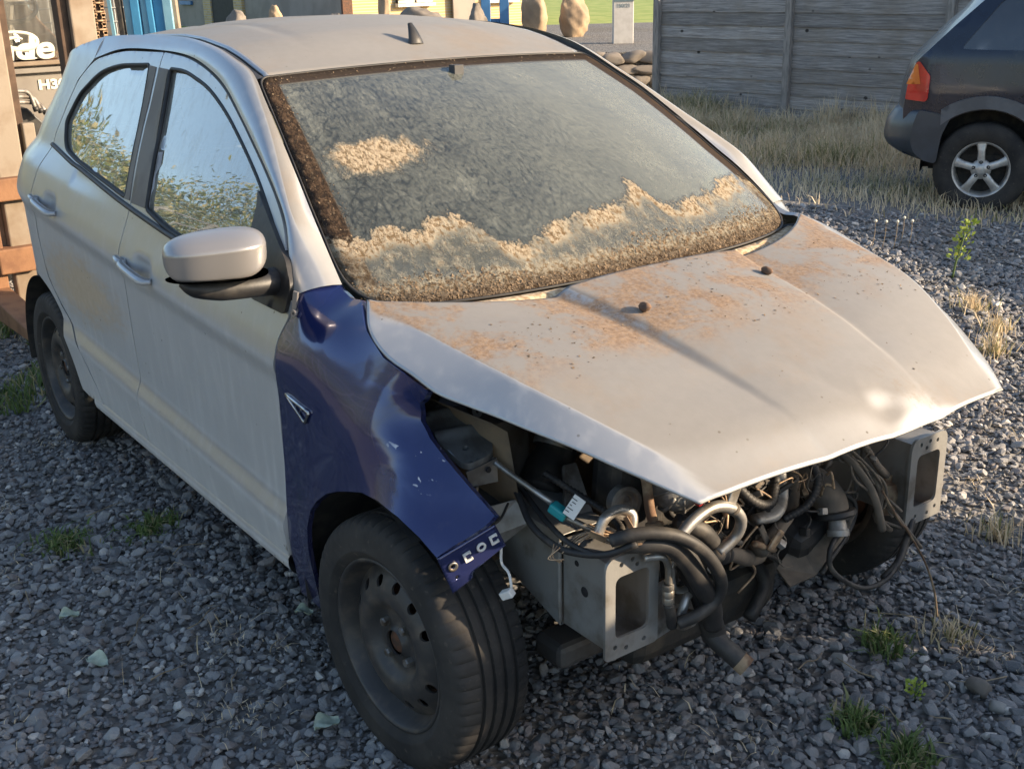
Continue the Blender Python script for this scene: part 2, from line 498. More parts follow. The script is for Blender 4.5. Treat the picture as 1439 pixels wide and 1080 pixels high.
def screen_glass():
    """windscreen: uv = (u in -1..1 across, v 0 bottom .. 1 top); algae film, silt and moss crust"""
    m, nt = new_mat('dirty_windscreen'); n = N(nt)
    uv = n.uv()
    s = n.n('ShaderNodeSeparateXYZ', ins={0: uv}).outputs
    u, v = s[0], s[1]
    asp = n.scale(uv, (1.3, 1.0, 1.0))
    n1 = n.noise(asp, 3.6, 6, .62, 0.0); n2 = n.noise(asp, 15, 7, .74, .15); n3 = n.noise(asp, 46, 6, .75, .1); n4 = n.noise(asp, 140, 3, .7)
    n5 = n.noise(asp, 7.5, 7, .72, 0.0)
    au = n.math('ABSOLUTE', u)
    fr = n.n('ShaderNodeFresnel', ins={'IOR': 1.5}).outputs[0]
    tr = n.n('ShaderNodeBsdfTransparent', ins={0: (.66, .73, .67)})
    gl = n.n('ShaderNodeBsdfGlossy', ins={0: (.9, .95, 1), 'Roughness': .05})
    a = n.n('ShaderNodeMixShader', ins={0: n.math('MULTIPLY', fr, 1.35, clamp=True), 1: tr.outputs[0], 2: gl.outputs[0]})
    # algae film with fine dark threads, paler towards the driver's side where sky reflection is painted in
    thr = n.n('ShaderNodeTexVoronoi', feature='DISTANCE_TO_EDGE', ins={'Vector': n.n('ShaderNodeVectorMath', operation='ADD', ins={0: asp, 1: n.n('ShaderNodeVectorMath', operation='SCALE', ins={0: n.n('ShaderNodeTexNoise', ins={'Vector': asp, 'Scale': 9.0, 'Detail': 5.0}).outputs[1], 'Scale': .12}).outputs[0]}).outputs[0], 'Scale': 26.0}).outputs['Distance']
    veil = n.math('MULTIPLY', n.ramp(thr, .10, .02), n.ramp(n.math('ADD', n5, n.math('MULTIPLY', u, -.10)), .40, .60))
    film = n.math('ADD', n.ramp(u, -.6, .8, .20, .40), n.math('MULTIPLY', n.math('SUBTRACT', n1, .5), .35))
    film = n.math('ADD', film, n.math('MULTIPLY', n.math('SUBTRACT', n3, .5), n.ramp(u, -.3, .6, .60, .20)))
    film = n.math('ADD', film, n.math('MULTIPLY', n.ramp(n4, .62, .72), .14))
    film = n.math('ADD', film, n.math('MULTIPLY', n.ramp(n5, .52, .64), n.ramp(u, -.1, -.5, 0.0, .12)))
    film = n.math('SUBTRACT', film, n.math('MULTIPLY', veil, .10), clamp=True)
    film = n.math('MAXIMUM', film, .07)
    fc = n.mix(n3, (.25, .265, .225), (.46, .47, .41))
    # black printed border
    bd = n.math('MAXIMUM', n.ramp(au, .912, .925), n.math('MAXIMUM', n.ramp(v, .075, .055), n.ramp(v, .945, .96)))
    # silt and moss climbing from the bottom edge, thick at the fringe and thin below it
    fcv = n.n('ShaderNodeFloatCurve'); cv = fcv.mapping.curves[0]
    pts_ = [(-1, .33), (-.90, .30), (-.82, .34), (-.72, .31), (-.63, .36), (-.52, .31), (-.45, .22), (-.38, .20), (-.28, .24), (-.16, .27), (.06, .29), (.17, .30), (.235, .37), (.30, .27), (.42, .25), (.62, .27), (.80, .31), (.93, .30), (1, .25)]
    cv.points[0].location = ((pts_[0][0] + 1) / 2, pts_[0][1]); cv.points[1].location = (1, pts_[-1][1])
    for a_, b_ in pts_[1:-1]: cv.points.new((a_ + 1) / 2, b_)
    fcv.mapping.update()
    n.put(fcv.inputs[1], n.math('MULTIPLY', n.math('ADD', u, 1.0), .5))
    lim = n.math('ADD', fcv.outputs[0], n.math('ADD', n.math('MULTIPLY', n.math('SUBTRACT', n2, .5), .16), n.math('MULTIPLY', n.math('SUBTRACT', n3, .5), .10)))
    dlt = n.math('ADD', n.math('SUBTRACT', lim, v), .04)
    crust = n.ramp(dlt, .03, .06)
    fringe = n.math('MULTIPLY', n.math('MULTIPLY', crust, n.ramp(dlt, .15, .06)), n.ramp(n.noise(asp, 6.0, 3), .40, .55, .25, 1.0))
    thin = n.math('MULTIPLY', crust, n.ramp(n.math('ADD', n.math('ADD', n2, n.math('MULTIPLY', fringe, .45)), n.ramp(v, .14, .04, 0.0, .4)), .40, .74, .22, 1.0))
    # a drift of moss half way up on the passenger's side
    t1 = n.n('ShaderNodeVectorMath', operation='DISTANCE', ins={0: n.scale(uv, (1.0, 2.9, 1.0)), 1: (-.70, .615 * 2.9, 0)}).outputs['Value']
    t1 = n.ramp(n.math('ADD', t1, n.math('ADD', n.math('MULTIPLY', n2, .42), n.math('MULTIPLY', n1, .30))), .62, .50)
    rim = n.math('MULTIPLY', n.ramp(n.math('MULTIPLY', u, -1.0), .90, .94), n.ramp(n3, .42, .58))
    cover = n.math('MAXIMUM', thin, n.math('MULTIPLY', t1, n.ramp(n3, .25, .5, .6, 1.0)))
    light = n.mix(n4, (.36, .275, .18), (.54, .46, .345))
    dull = n.mix(n2, (.24, .215, .16), (.40, .365, .29))
    cc = n.mix(n.math('MAXIMUM', fringe, t1), dull, light)
    cc = n.mix(n.ramp(n3, .56, .40), cc, (.17, .115, .065))
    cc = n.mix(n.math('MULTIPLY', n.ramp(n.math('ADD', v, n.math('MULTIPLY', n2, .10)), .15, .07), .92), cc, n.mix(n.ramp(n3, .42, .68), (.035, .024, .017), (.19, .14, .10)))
    col = n.mix(bd, fc, n.mix(n3, (.016, .013, .011), (.075, .056, .044)))
    fac = n.math('MAXIMUM', film, n.math('MULTIPLY', bd, .93))
    col = n.mix(n.math('MULTIPLY', rim, .7), col, (.15, .10, .066))
    col = n.mix(cover, col, cc)
    fac = n.math('MAXIMUM', fac, cover)
    df = n.n('ShaderNodeBsdfDiffuse', ins={0: col, 'Roughness': .5})
    n.put(df.inputs['Normal'], n.bump(n.math('MULTIPLY', n3, n.math('MAXIMUM', cover, rim)), .8, .012))
    b = n.n('ShaderNodeMixShader', ins={0: fac, 1: a.outputs[0], 2: df.outputs[0]})
    n.out(b.outputs[0])
    return m

def rubber():
    m, nt = new_mat('tyre_rubber'); n = N(nt)
    o = n.obj(); f = n.noise(o, 6, 5, .6); g = n.noise(o, 60, 4)
    c = n.mix(n.ramp(f, .35, .7), (.015, .0145, .0145), (.044, .039, .034))
    c = n.mix(n.ramp(g, .6, .8), c, (.09, .075, .06))
    p = n.pbsdf(Base_Color=c, Roughness=.82)
    n.put(p.inputs['Normal'], n.bump(g, .25, .002))
    n.out(p.outputs[0]); return m

def gravel_mat(name, c1, c2, c3, rand=True):
    m, nt = new_mat(name); n = N(nt)
    o = n.obj()
    r = n.n('ShaderNodeObjectInfo').outputs['Random']
    f = n.noise(o, 1.5, 4)
    c = n.mix(r, c1, c2)
    c = n.mix(n.ramp(r, .90, .99), c, c3)
    r2 = n.math('FRACT', n.math('MULTIPLY', r, 17.3))
    c = n.mix(n.math('MULTIPLY', n.ramp(r2, .72, .9), .6), c, (.20, .165, .15))
    c = n.mix(n.math('MULTIPLY', n.ramp(f, .45, .65), .25), c, (.20, .185, .17))
    p = n.pbsdf(Base_Color=c, Roughness=.72)
    n.put(p.inputs['Normal'], n.bump(n.noise(o, 6, 4), .3, .05))
    n.out(p.outputs[0]); return m

def ground_mat():
    m, nt = new_mat('gravel_ground'); n = N(nt)
    o = n.obj()
    vo = n.n('ShaderNodeTexVoronoi', ins={'Vector': o, 'Scale': 42.0})
    c = n.mix(n.n('ShaderNodeSeparateXYZ', ins={0: vo.outputs['Color']}).outputs[0], (.075, .07, .066), (.24, .23, .215))
    f = n.noise(o, .55, 5, .6)
    c = n.mix(n.math('MULTIPLY', n.ramp(f, .5, .68), .5), c, (.12, .10, .072))
    p = n.pbsdf(Base_Color=c, Roughness=.9)
    n.put(p.inputs['Normal'], n.bump(vo.outputs['Distance'], .8, .02))
    n.out(p.outputs[0]); return m

def grass_mat(name, g1, g2, dry1, dry2, share=.5):
    m, nt = new_mat(name); n = N(nt)
    at = n.n('ShaderNodeAttribute', attribute_name='tint').outputs['Fac']
    c = n.mix(n.ramp(at, share - .12, share + .12), n.mix(at, g1, g2), n.mix(n.math('MULTIPLY', at, 1.0), dry1, dry2))
    p = n.pbsdf(Base_Color=c, Roughness=.75)
    tl = n.n('ShaderNodeBsdfTranslucent', ins={0: c})
    a = n.n('ShaderNodeMixShader', ins={0: .25, 1: p.outputs[0], 2: tl.outputs[0]})
    n.out(a.outputs[0]); return m

def wood_mat():
    m, nt = new_mat('weathered_board'); n = N(nt)
    o = n.obj()
    r = n.n('ShaderNodeObjectInfo').outputs['Random']
    off = n.n('ShaderNodeVectorMath', operation='ADD', ins={0: o, 1: n.n('ShaderNodeCombineXYZ', ins={0: n.math('MULTIPLY', r, 37.0), 2: n.math('MULTIPLY', r, 11.0)}).outputs[0]}).outputs[0]
    gr = n.noise(n.scale(off, (1.2, 10, 26)), 2.5, 6, .7, .5)
    kn = n.n('ShaderNodeTexVoronoi', ins={'Vector': n.scale(off, (1.0, 1.0, 1.3)), 'Scale': 3.4}).outputs['Distance']
    c = n.mix(n.ramp(gr, .3, .72), (.16, .15, .143), (.43, .40, .375))
    c = n.mix(n.math('MULTIPLY', n.ramp(n.noise(off, 2.0, 4), .4, .7), .5), c, (.22, .185, .145))
    c = n.mix(n.ramp(n.math('ADD', kn, n.math('MULTIPLY', gr, .06)), .15, .09), c, (.03, .025, .022))
    hs = n.n('ShaderNodeHueSaturation', ins={'Value': n.math('ADD', n.math('MULTIPLY', r, .5), .75), 'Color': c})
    p = n.pbsdf(Base_Color=hs.outputs[0], Roughness=.85)
    n.put(p.inputs['Normal'], n.bump(gr, .4, .01))
    n.out(p.outputs[0]); return m

def brick_mat():
    m, nt = new_mat('yellow_brick'); n = N(nt)
    o = n.obj()
    b = n.n('ShaderNodeTexBrick', ins={'Vector': n.n('ShaderNodeMapping', ins={0: o, 'Rotation': (R(90), 0, 0)}).outputs[0], 'Color1': (.52, .38, .17, 1), 'Color2': (.40, .28, .13, 1), 'Mortar': (.40, .36, .30, 1), 'Scale': 1.0,
           'Mortar Size': .012, 'Brick Width': .24, 'Row Height': .075, 'Bias': 0.0})
    p = n.pbsdf(Base_Color=b.outputs[0], Roughness=.85)
    n.put(p.inputs['Normal'], n.bump(b.outputs['Fac'], -.4, .01))
    n.out(p.outputs[0]); return m

MT = {}
MT['silver'] = silver_paint('silver_paint')
MT['hood'] = silver_paint('silver_paint_stained', True)
MT['blue'] = blue_paint()
MT['glass'] = thin_glass('window_glass', (.80, .84, .80), (.60, .60, .54), .26)
MT['screen'] = screen_glass()
MT['black'] = simple('black_plastic', (.018, .018, .019), .5, col2=(.040, .037, .034), sc=14, bump=.15)
MT['seal'] = simple('rubber_seal', (.012, .012, .012), .6, col2=(.03, .028, .026))
MT['pillar'] = simple('pillar_film', (.16, .14, .12), .62, col2=(.20, .18, .155), sc=5, spec=.3)
MT['rubber'] = rubber()
MT['rim'] = simple('steel_rim_black', (.052, .050, .049), .5, metal=.25, col2=(.12, .10, .082), sc=16, lo=.45, hi=.75, bump=.2)
MT['rust'] = simple('rusty_hub', (.12, .05, .025), .8, col2=(.05, .03, .02), sc=40)
MT['zinc'] = simple('zinc_bolt', (.32, .31, .29), .45, metal=.8, col2=(.16, .13, .10), sc=30)
MT['primer'] = simple('grey_sheet_metal', (.30, .295, .28), .45, metal=.4, col2=(.17, .15, .125), sc=11, lo=.45, hi=.72, bump=.18)
MT['primer_dark'] = simple('dark_sheet_metal', (.085, .082, .078), .6, metal=.2, col2=(.05, .042, .035), sc=9)
MT['tanmetal'] = simple('tan_dusty_panel', (.22, .165, .105), .8, col2=(.14, .11, .08), sc=7)
MT['hose'] = simple('rubber_hose', (.022, .021, .021), .6, col2=(.075, .066, .055), sc=18, lo=.45, hi=.75, bump=.15)
MT['alu'] = simple('aluminium_pipe', (.46, .45, .43), .42, metal=.75, col2=(.25, .225, .19), sc=18)
MT['castalu'] = simple('cast_aluminium', (.34, .33, .31), .55, metal=.5, col2=(.15, .13, .11), sc=14, bump=.4)
MT['engine'] = simple('oily_engine_metal', (.045, .042, .038), .6, metal=.3, col2=(.11, .09, .068), sc=11, lo=.45, hi=.72, bump=.4)
MT['dusty'] = simple('dusty_plastic', (.10, .085, .068), .8, col2=(.16, .13, .10), sc=14, bump=.3)
MT['rustpipe'] = simple('rusty_pipe', (.15, .085, .05), .85, col2=(.30, .22, .14), sc=25)
MT['wirecol'] = simple('bare_wire', (.52, .36, .22), .5, metal=.4, col2=(.30, .21, .14), sc=60)
MT['teal'] = simple('teal_plastic', (.015, .28, .30), .45, col2=(.03, .22, .25))
MT['white'] = simple('white_label', (.72, .71, .68), .6, col2=(.58, .56, .52))
MT['ink'] = simple('dark_print', (.05, .05, .05), .6)
MT['red'] = simple('red_plastic', (.42, .03, .03), .5)
MT['chrome'] = simple('chrome', (.62, .62, .62), .18, metal=1.0, col2=(.4, .39, .37), sc=20)
MT['greymir'] = simple('silver_plastic', (.33, .315, .305), .34, metal=.5, col2=(.28, .265, .255), sc=5, coat=.4)
MT['seat'] = simple('seat_cloth', (.15, .15, .145), .9, col2=(.20, .20, .19), sc=30)
MT['dash'] = simple('dash_plastic', (.045, .045, .047), .7, col2=(.07, .068, .064))
MT['moss'] = simple('dry_moss', (.22, .155, .095), .95, col2=(.06, .043, .028), sc=70, lo=.35, hi=.65)
MT['moss2'] = simple('pale_dry_moss', (.56, .45, .30), .95, col2=(.30, .20, .11), sc=70, lo=.35, hi=.65)
MT['liner'] = simple('arch_liner', (.02, .02, .02), .85, col2=(.045, .04, .034), sc=20)
MT['gravel'] = gravel_mat('gravel_stones', (.120, .124, .132), (.315, .308, .300), (.57, .53, .48))
MT['ground'] = ground_mat()
MT['wood'] = wood_mat()
MT['post'] = simple('fence_post', (.30, .275, .25), .85, col2=(.20, .185, .17), sc=6, stretch=(6, 6, 1), bump=.3)
MT['drygrass'] = grass_mat('dry_grass', (.24, .24, .10), (.36, .34, .16), (.56, .43, .26), (.78, .65, .45), .22)
MT['greengrass'] = grass_mat('green_grass', (.09, .14, .04), (.17, .24, .07), (.28, .25, .12), (.40, .34, .19), .80)
MT['lawn'] = simple('lawn', (.20, .27, .05), .9, col2=(.30, .34, .09), sc=1.5)
MT['asphalt'] = simple('asphalt', (.17, .16, .15), .9, col2=(.22, .21, .19), sc=3)
MT['navy'] = simple('navy_paint', (.004, .009, .024), .28, metal=.1, col2=(.006, .013, .032), coat=.5)
MT['bumper'] = simple('bumper_plastic', (.045, .055, .068), .34, col2=(.035, .042, .052), sc=6)
MT['steel'] = simple('blued_steel', (.17, .19, .205), .42, metal=.65, col2=(.10, .105, .11), sc=14)
MT['clad'] = simple('grey_cladding', (.115, .12, .13), .45, col2=(.085, .088, .095), sc=6)
MT['tint'] = thin_glass('tinted_glass', (.10, .11, .12), (.35, .35, .34), .04, 1.0)
MT['alloy'] = simple('alloy_wheel', (.58, .57, .54), .4, metal=.55, col2=(.42, .40, .37), sc=12)
MT['lampred'] = simple('red_lamp', (.60, .018, .012), .2, col2=(.45, .012, .010), coat=.8)
MT['lampamber'] = simple('amber_lamp', (.78, .20, .02), .2, col2=(.65, .15, .02), coat=.8)
MT['rustbeam'] = simple('rusty_fork', (.25, .125, .06), .75, col2=(.17, .08, .04), sc=7, bump=.3)
MT['beige'] = simple('dusty_mast', (.25, .205, .155), .7, col2=(.19, .14, .095), sc=5, bump=.1)
MT['beige2'] = simple('forklift_grey', (.19, .17, .145), .6, col2=(.155, .135, .115), sc=4)
MT['cream'] = simple('cream_letters', (.62, .60, .50), .5, col2=(.56, .54, .44))
MT['darkbrown'] = simple('dark_mast_channel', (.055, .032, .02), .8, col2=(.09, .055, .035), sc=12)
MT['chain'] = simple('chain_steel', (.35, .24, .15), .6, metal=.5, col2=(.16, .10, .06), sc=30)
MT['cabglass'] = thin_glass('cab_glass', (.82, .83, .80), (.55, .53, .47), .18, .8)
MT['tealblue'] = simple('blue_steel', (.06, .27, .48), .5, col2=(.05, .22, .40), sc=4)
MT['paleblue'] = simple('pale_blue_steel', (.22, .42, .52), .5, col2=(.17, .35, .45), sc=4)
MT['gateblue'] = simple('gate_blue', (.045, .16, .36), .5, col2=(.035, .13, .30), sc=4)
MT['plaster'] = simple('grey_plaster', (.27, .24, .21), .9, col2=(.22, .195, .17), sc=1.5)
MT['brick'] = brick_mat()
MT['dark'] = simple('dark_opening', (.012, .012, .014), .7)
MT['sill'] = simple('white_sill', (.66, .62, .54), .7)
MT['boulder'] = simple('boulder', (.37, .27, .175), .9, col2=(.25, .185, .125), sc=2.4, bump=.7, bsc=7)
MT['boulder2'] = simple('grey_boulder', (.19, .165, .14), .9, col2=(.10, .088, .075), sc=2.4, bump=.7, bsc=7)
MT['cabinet'] = simple('white_cabinet', (.52, .50, .47), .6, col2=(.46, .44, .41))
MT['slate'] = simple('slate_blue', (.13, .19, .21), .6)
MT['concrete'] = simple('concrete_block', (.30, .29, .27), .9, col2=(.22, .21, .19), sc=3, bump=.4)
MT['container'] = simple('container_paint', (.10, .16, .20), .6, col2=(.16, .11, .08), sc=3, lo=.5, hi=.75)
MT['hedge'] = grass_mat('hedge_leaf', (.11, .15, .04), (.22, .25, .08), (.34, .31, .13), (.42, .38, .20), .6)
MT['galv'] = simple('galvanised_rail', (.45, .46, .46), .5, metal=.6, col2=(.36, .36, .35))
MT['leaf'] = simple('pale_leaf', (.42, .48, .38), .7, col2=(.32, .38, .29), sc=30)
MT['twig'] = simple('dry_twig', (.33, .26, .17), .9, col2=(.20, .155, .10), sc=20)
MT['weedyellow'] = simple('yellow_green_leaf', (.36, .42, .06), .7, col2=(.26, .34, .05), sc=30)
MT['weedgreen'] = simple('weed_leaf', (.06, .10, .025), .7, col2=(.10, .15, .04), sc=30)
MT['flower'] = simple('seed_head', (.6, .57, .47), .9)
MT['tinstone'] = simple('brown_stone', (.17, .10, .06), .9, col2=(.10, .06, .04), sc=40)
# ================================================================== ground
def gz(x, y):
    t = np.clip((np.asarray(y, float) - .14 * (np.asarray(x, float) + 7) - 3.9) / 3.0, 0, 1)
    return -.22 * t * t * (3 - 2 * t)                       # the verge drops a little towards the fence
gxs = np.r_[-160, -80, -40, np.arange(-20, 8, .7), 20, 60, 160]; gys = np.r_[-160, -60, -20, np.arange(-4, 14, .45), 30, 70, 160]
V, F = grid(lambda x, y: (x, y, float(gz(x, y))), gxs, gys)
obj('ground', V, F, MT['ground'], None, True)['kind'] = 'structure'
# a road and a lawn beyond the yard
vd = Vector((-.813, .582, 0)); vr = Vector((.582, .813, 0))
def yard(dep, lat, z=0.0):     # metres along / across the view
    p = Vector((2.021, -1.886, 0)) + vd * dep + vr * lat
    return (p.x, p.y, z)
obj('road', [yard(29, -60, .02), yard(29, 60, .02), yard(36, 60, .02), yard(36, -60, .02)], [(0, 1, 2, 3)], MT['asphalt'], None, False)['kind'] = 'structure'
o = obj('lawn', [yard(36, -80, .06), yard(36, 80, .06), yard(150, 80, .06), yard(150, -80, .06)], [(0, 1, 2, 3)], MT['lawn'], None, False); o['kind'] = 'structure'

# ---- loose gravel as real stones
def rock_mesh(i, seed):
    rng = np.random.default_rng(seed)
    p = rng.normal(size=(18, 3)); p /= np.linalg.norm(p, axis=1)[:, None]
    p *= rng.uniform(.80, 1.0, (18, 1))
    p *= np.array([1.0, rng.uniform(.62, .95), rng.uniform(.36, .62)])
    bm = bmesh.new()
    for q in p: bm.verts.new(q)
    r = bmesh.ops.convex_hull(bm, input=bm.verts)
    bmesh.ops.delete(bm, geom=[v for v in bm.verts if not v.link_faces], context='VERTS')
    bmesh.ops.bevel(bm, geom=list(bm.edges), offset=.035, segments=1, affect='EDGES')
    me = bpy.data.meshes.new('stone'); bm.to_mesh(me); bm.free()
    me.materials.append(MT['gravel'])
    return me
rocks = bpy.data.collections.new('gravel_shapes')
for i in range(10):
    rocks.objects.link(bpy.data.objects.new('stone_shape_%02d' % i, rock_mesh(i, 40 + i)))
def scatter_gn(name, pts, scl, rot, idx, coll):
    me = bpy.data.meshes.new(name)
    me.vertices.add(len(pts)); me.vertices.foreach_set('co', np.asarray(pts, np.float32).ravel())
    for nm, ty, arr in (('scl', 'FLOAT_VECTOR', scl), ('rot', 'FLOAT_VECTOR', rot)):
        a = me.attributes.new(nm, ty, 'POINT'); a.data.foreach_set('vector', np.asarray(arr, np.float32).ravel())
    a = me.attributes.new('idx', 'INT', 'POINT'); a.data.foreach_set('value', np.asarray(idx, np.int32))
    o = link(bpy.data.objects.new(name, me))
    ng = bpy.data.node_groups.new(name, 'GeometryNodeTree')
    ng.interface.new_socket('Geometry', in_out='INPUT', socket_type='NodeSocketGeometry')
    ng.interface.new_socket('Geometry', in_out='OUTPUT', socket_type='NodeSocketGeometry')
    n = ng.nodes; L = ng.links
    gi = n.new('NodeGroupInput'); go = n.new('NodeGroupOutput')
    ci = n.new('GeometryNodeCollectionInfo'); ci.inputs[0].default_value = coll
    ci.inputs['Separate Children'].default_value = True; ci.inputs['Reset Children'].default_value = True
    ip = n.new('GeometryNodeInstanceOnPoints'); ip.inputs['Pick Instance'].default_value = True
    def attr(nm, ty):
        k = n.new('GeometryNodeInputNamedAttribute'); k.data_type = ty; k.inputs[0].default_value = nm
        return next(q for q in k.outputs if q.enabled and q.name == 'Attribute')
    L.new(gi.outputs[0], ip.inputs['Points']); L.new(ci.outputs[0], ip.inputs['Instance'])
    L.new(attr('idx', 'INT'), ip.inputs['Instance Index'])
    L.new(attr('rot', 'FLOAT_VECTOR'), ip.inputs['Rotation']); L.new(attr('scl', 'FLOAT_VECTOR'), ip.inputs['Scale'])
    L.new(ip.outputs[0], go.inputs[0])
    md = o.modifiers.new('scatter', 'NODES'); md.node_group = ng
    return o
# a sector of the yard in front of and around the car
NP = 230000
ang = YAW + RNG.uniform(-.66, .66, NP); rad = np.sqrt(RNG.uniform(1.0 ** 2, 9.0 ** 2, NP))
gx = 2.021 + rad * np.cos(ang); gy = -1.886 + rad * np.sin(ang)
keep = np.ones(NP, bool)
keep &= ~((gx < -.45) & (gx > -2.0) & (gy > -.55) & (gy < .75))          # under the floor pan
dens = np.clip(1.15 - .075 * rad, .45, 1)                                 # fewer, larger stones farther out
keep &= RNG.uniform(size=NP) < dens
# thin out where grass has taken over towards the fence
keep &= ~((gy > 4.3) & (RNG.uniform(size=NP) < .6))
gx, gy, rad = gx[keep], gy[keep], rad[keep]
n = len(gx)
sz = np.where(RNG.uniform(size=n) < .52, np.exp(RNG.normal(math.log(.0068), .30, n)), np.exp(RNG.normal(math.log(.0118), .36, n)))
sz = np.clip(sz, .0035, .027) * np.interp(rad, [1, 5, 9], [1.0, 1.15, 1.4])
mix = .5 + .5 * np.sin(gx * 2.3 + 1.7 * np.sin(gy * 1.9)) * np.cos(gy * 2.1 - gx)
sz *= .85 + .35 * mix
zz = RNG.uniform(-.002, .003, n) + sz * .28 + gz(gx, gy) + np.where(sz > .012, .003, 0)
rot = np.c_[RNG.normal(0, .35, n), RNG.normal(0, .35, n), RNG.uniform(0, 6.283, n)]
scl = np.c_[sz, sz, sz] * RNG.uniform(.85, 1.15, (n, 3))
g = scatter_gn('gravel', np.c_[gx, gy, zz], scl, rot, RNG.integers(0, 10, n), rocks)
tag(g, 'loose blue grey crushed gravel covering the yard', 'gravel', None, 'stuff')

# ---- grass blades as one mesh of leaf strips
def blades(name, base, h, m, width=.004, lean=.5, tint=None, parent=None, curl=.6):
    base = np.asarray(base, float); n = len(base)
    h = np.broadcast_to(np.asarray(h, float), (n,))
    a = RNG.uniform(0, 6.283, n); le = np.abs(RNG.normal(0, lean, n))
    dx, dy = np.cos(a), np.sin(a)
    V = np.zeros((n, 5, 3)); w = width * RNG.uniform(.6, 1.5, n)
    wx, wy = -dy * w, dx * w
    tw = RNG.uniform(0, 6.283, n); wx, wy = np.cos(tw) * w, np.sin(tw) * w
    V[:, 0] = base + np.c_[wx, wy, 0 * w]; V[:, 1] = base - np.c_[wx, wy, 0 * w]
    mid = base + np.c_[dx * h * le * .35, dy * h * le * .35, h * .6]
    V[:, 2] = mid + .8 * np.c_[wx, wy, 0 * w]; V[:, 3] = mid - .8 * np.c_[wx, wy, 0 * w]
    V[:, 4] = base + np.c_[dx * h * le, dy * h * le, h * np.clip(1 - .35 * le * curl, .35, 1)]
    idx = np.arange(n)[:, None] * 5
    F = np.concatenate([idx + [0, 1, 3], idx + [0, 3, 2], idx + [2, 3, 4]]).reshape(-1, 3)
    me = bpy.data.meshes.new(name)
    me.vertices.add(n * 5); me.vertices.foreach_set('co', V.astype(np.float32).ravel())
    me.loops.add(len(F) * 3); me.loops.foreach_set('vertex_index', F.astype(np.int32).ravel())
    me.polygons.add(len(F)); me.polygons.foreach_set('loop_start', np.arange(0, len(F) * 3, 3, dtype=np.int32)); me.polygons.foreach_set('loop_total', np.full(len(F), 3, np.int32))
    t = RNG.uniform(0, 1, n) if tint is None else np.asarray(tint)
    at = me.attributes.new('tint', 'FLOAT', 'POINT'); at.data.foreach_set('value', np.repeat(t, 5).astype(np.float32))
    me.update(); me.validate()
    me.materials.append(m)
    return link(bpy.data.objects.new(name, me), parent)

# strip of rank dry grass along the fence
n = 120000
X = RNG.uniform(-13, 3, n); U = RNG.beta(1.05, 1.5, n)
fy = 9.69 + (X + 8.09) * .14
Y = fy - .04 - U * 5.6
pn = np.sin(X * 1.7 + 2 * np.sin(Y * 1.3)) + np.sin(X * 4.1 - Y * 3.3) * .6 + np.sin(X * 9 + Y * 7) * .4
edge = np.interp(U, [0, .35, .8, 1], [1, .95, .34, .08])
k = RNG.uniform(size=n) < edge * np.clip(.72 + .28 * pn, .10, 1)
X, Y, U, pn = X[k], Y[k], U[k], pn[k]
hh = np.interp(U, [0, .15, .5, 1], [.34, .25, .15, .07]) * RNG.uniform(.35, 1.25, len(X)) * np.clip(1 + .22 * pn, .55, 1.5)
tn = np.clip(.58 + .16 * np.sin(X * 1.1 + Y * 2.3) + RNG.normal(0, .20, len(X)) - .22 * np.clip(np.sin(X * 2.9 - Y * 1.7), 0, 1), 0, 1)
o = blades('grass_strip', np.c_[X, Y, gz(X, Y)], hh, MT['drygrass'], .0040, .75, tn)
tag(o, 'rank half dry grass growing along the foot of the fence', 'grass', None, 'stuff')
# sparse wisps on the gravel
n = 2600
ang = YAW + RNG.uniform(-.62, .62, n); rad = np.sqrt(RNG.uniform(1.3 ** 2, 7.5 ** 2, n))
X = 2.021 + rad * np.cos(ang); Y = -1.886 + rad * np.sin(ang)
pn = np.sin(X * 3.1 + 1.4) * np.cos(Y * 2.7 + X) + .5 * np.sin(X * 7 + Y * 5)
k = (pn > .55) & ~((X < -.2) & (X > -2.3) & (np.abs(Y) < .8))
X, Y = X[k], Y[k]
o = blades('grass_wisps', np.c_[X, Y, np.full(len(X), .004)], RNG.uniform(.02, .09, len(X)), MT['drygrass'], .0016, 1.3, RNG.uniform(.2, 1, len(X)))
tag(o, 'thin dry grass wisps sprouting through the gravel', 'grass', None, 'stuff')
# ================================================================== the silver hatchback
CAR = empty('hatchback_car', (0, 0, 0))
tag(CAR, 'silver five door hatchback with one blue front wing, bumper and headlamps missing', 'car')

# ---- flank: half width as a function of (x, z)
GX = np.linspace(-3.4, 0.6, 161); GZ = np.arange(.10, 1.64, .004)
def _prof(x):
    zc = np.interp(x, [-2.9, -2.23, -1.31, -.36, .2], [1.0, .965, .912, .872, .86])
    zl = np.interp(x, [-2, -.45], [.51, .445])
    k = [(.10, .70), (.20, .765), (.25, .795), (.29, .812), (.33, .822), (zl - .01, .841), (zl + .004, .841), (zl + .055, .819), (.66, .824), (zc - .05, .832), (zc - .006, .848), (zc + .004, .848), (zc + .05, .835), (zc + .12, .806)]
    g = [(1.10, .780), (1.16, .752), (1.216, .725), (1.277, .693), (1.355, .654), (1.433, .618), (1.473, .600), (1.5, .584), (1.525, .562), (1.546, .532), (1.57, .47), (1.64, .2)]
    k += [q for q in g if q[0] > zc + .15]
    z, y = zip(*k)
    return np.interp(GZ, z, y)
def _table():
    T = np.array([_prof(x) for x in GX])
    w = np.exp(-.5 * (np.arange(-12, 13) * .004 / .0065) ** 2); w /= w.sum()
    P = np.pad(T, ((0, 0), (12, 12)), 'edge')
    T = np.array([np.convolve(r, w, 'valid') for r in P])
    tp = np.clip(-2.38 - GX, 0, None)[:, None]; up = np.interp(GZ, [1.0, 1.25, 1.42], [.55, .70, 1.5])[None]
    return T - (up * tp ** 2 + .22 * tp ** 4)
TAB = _table()
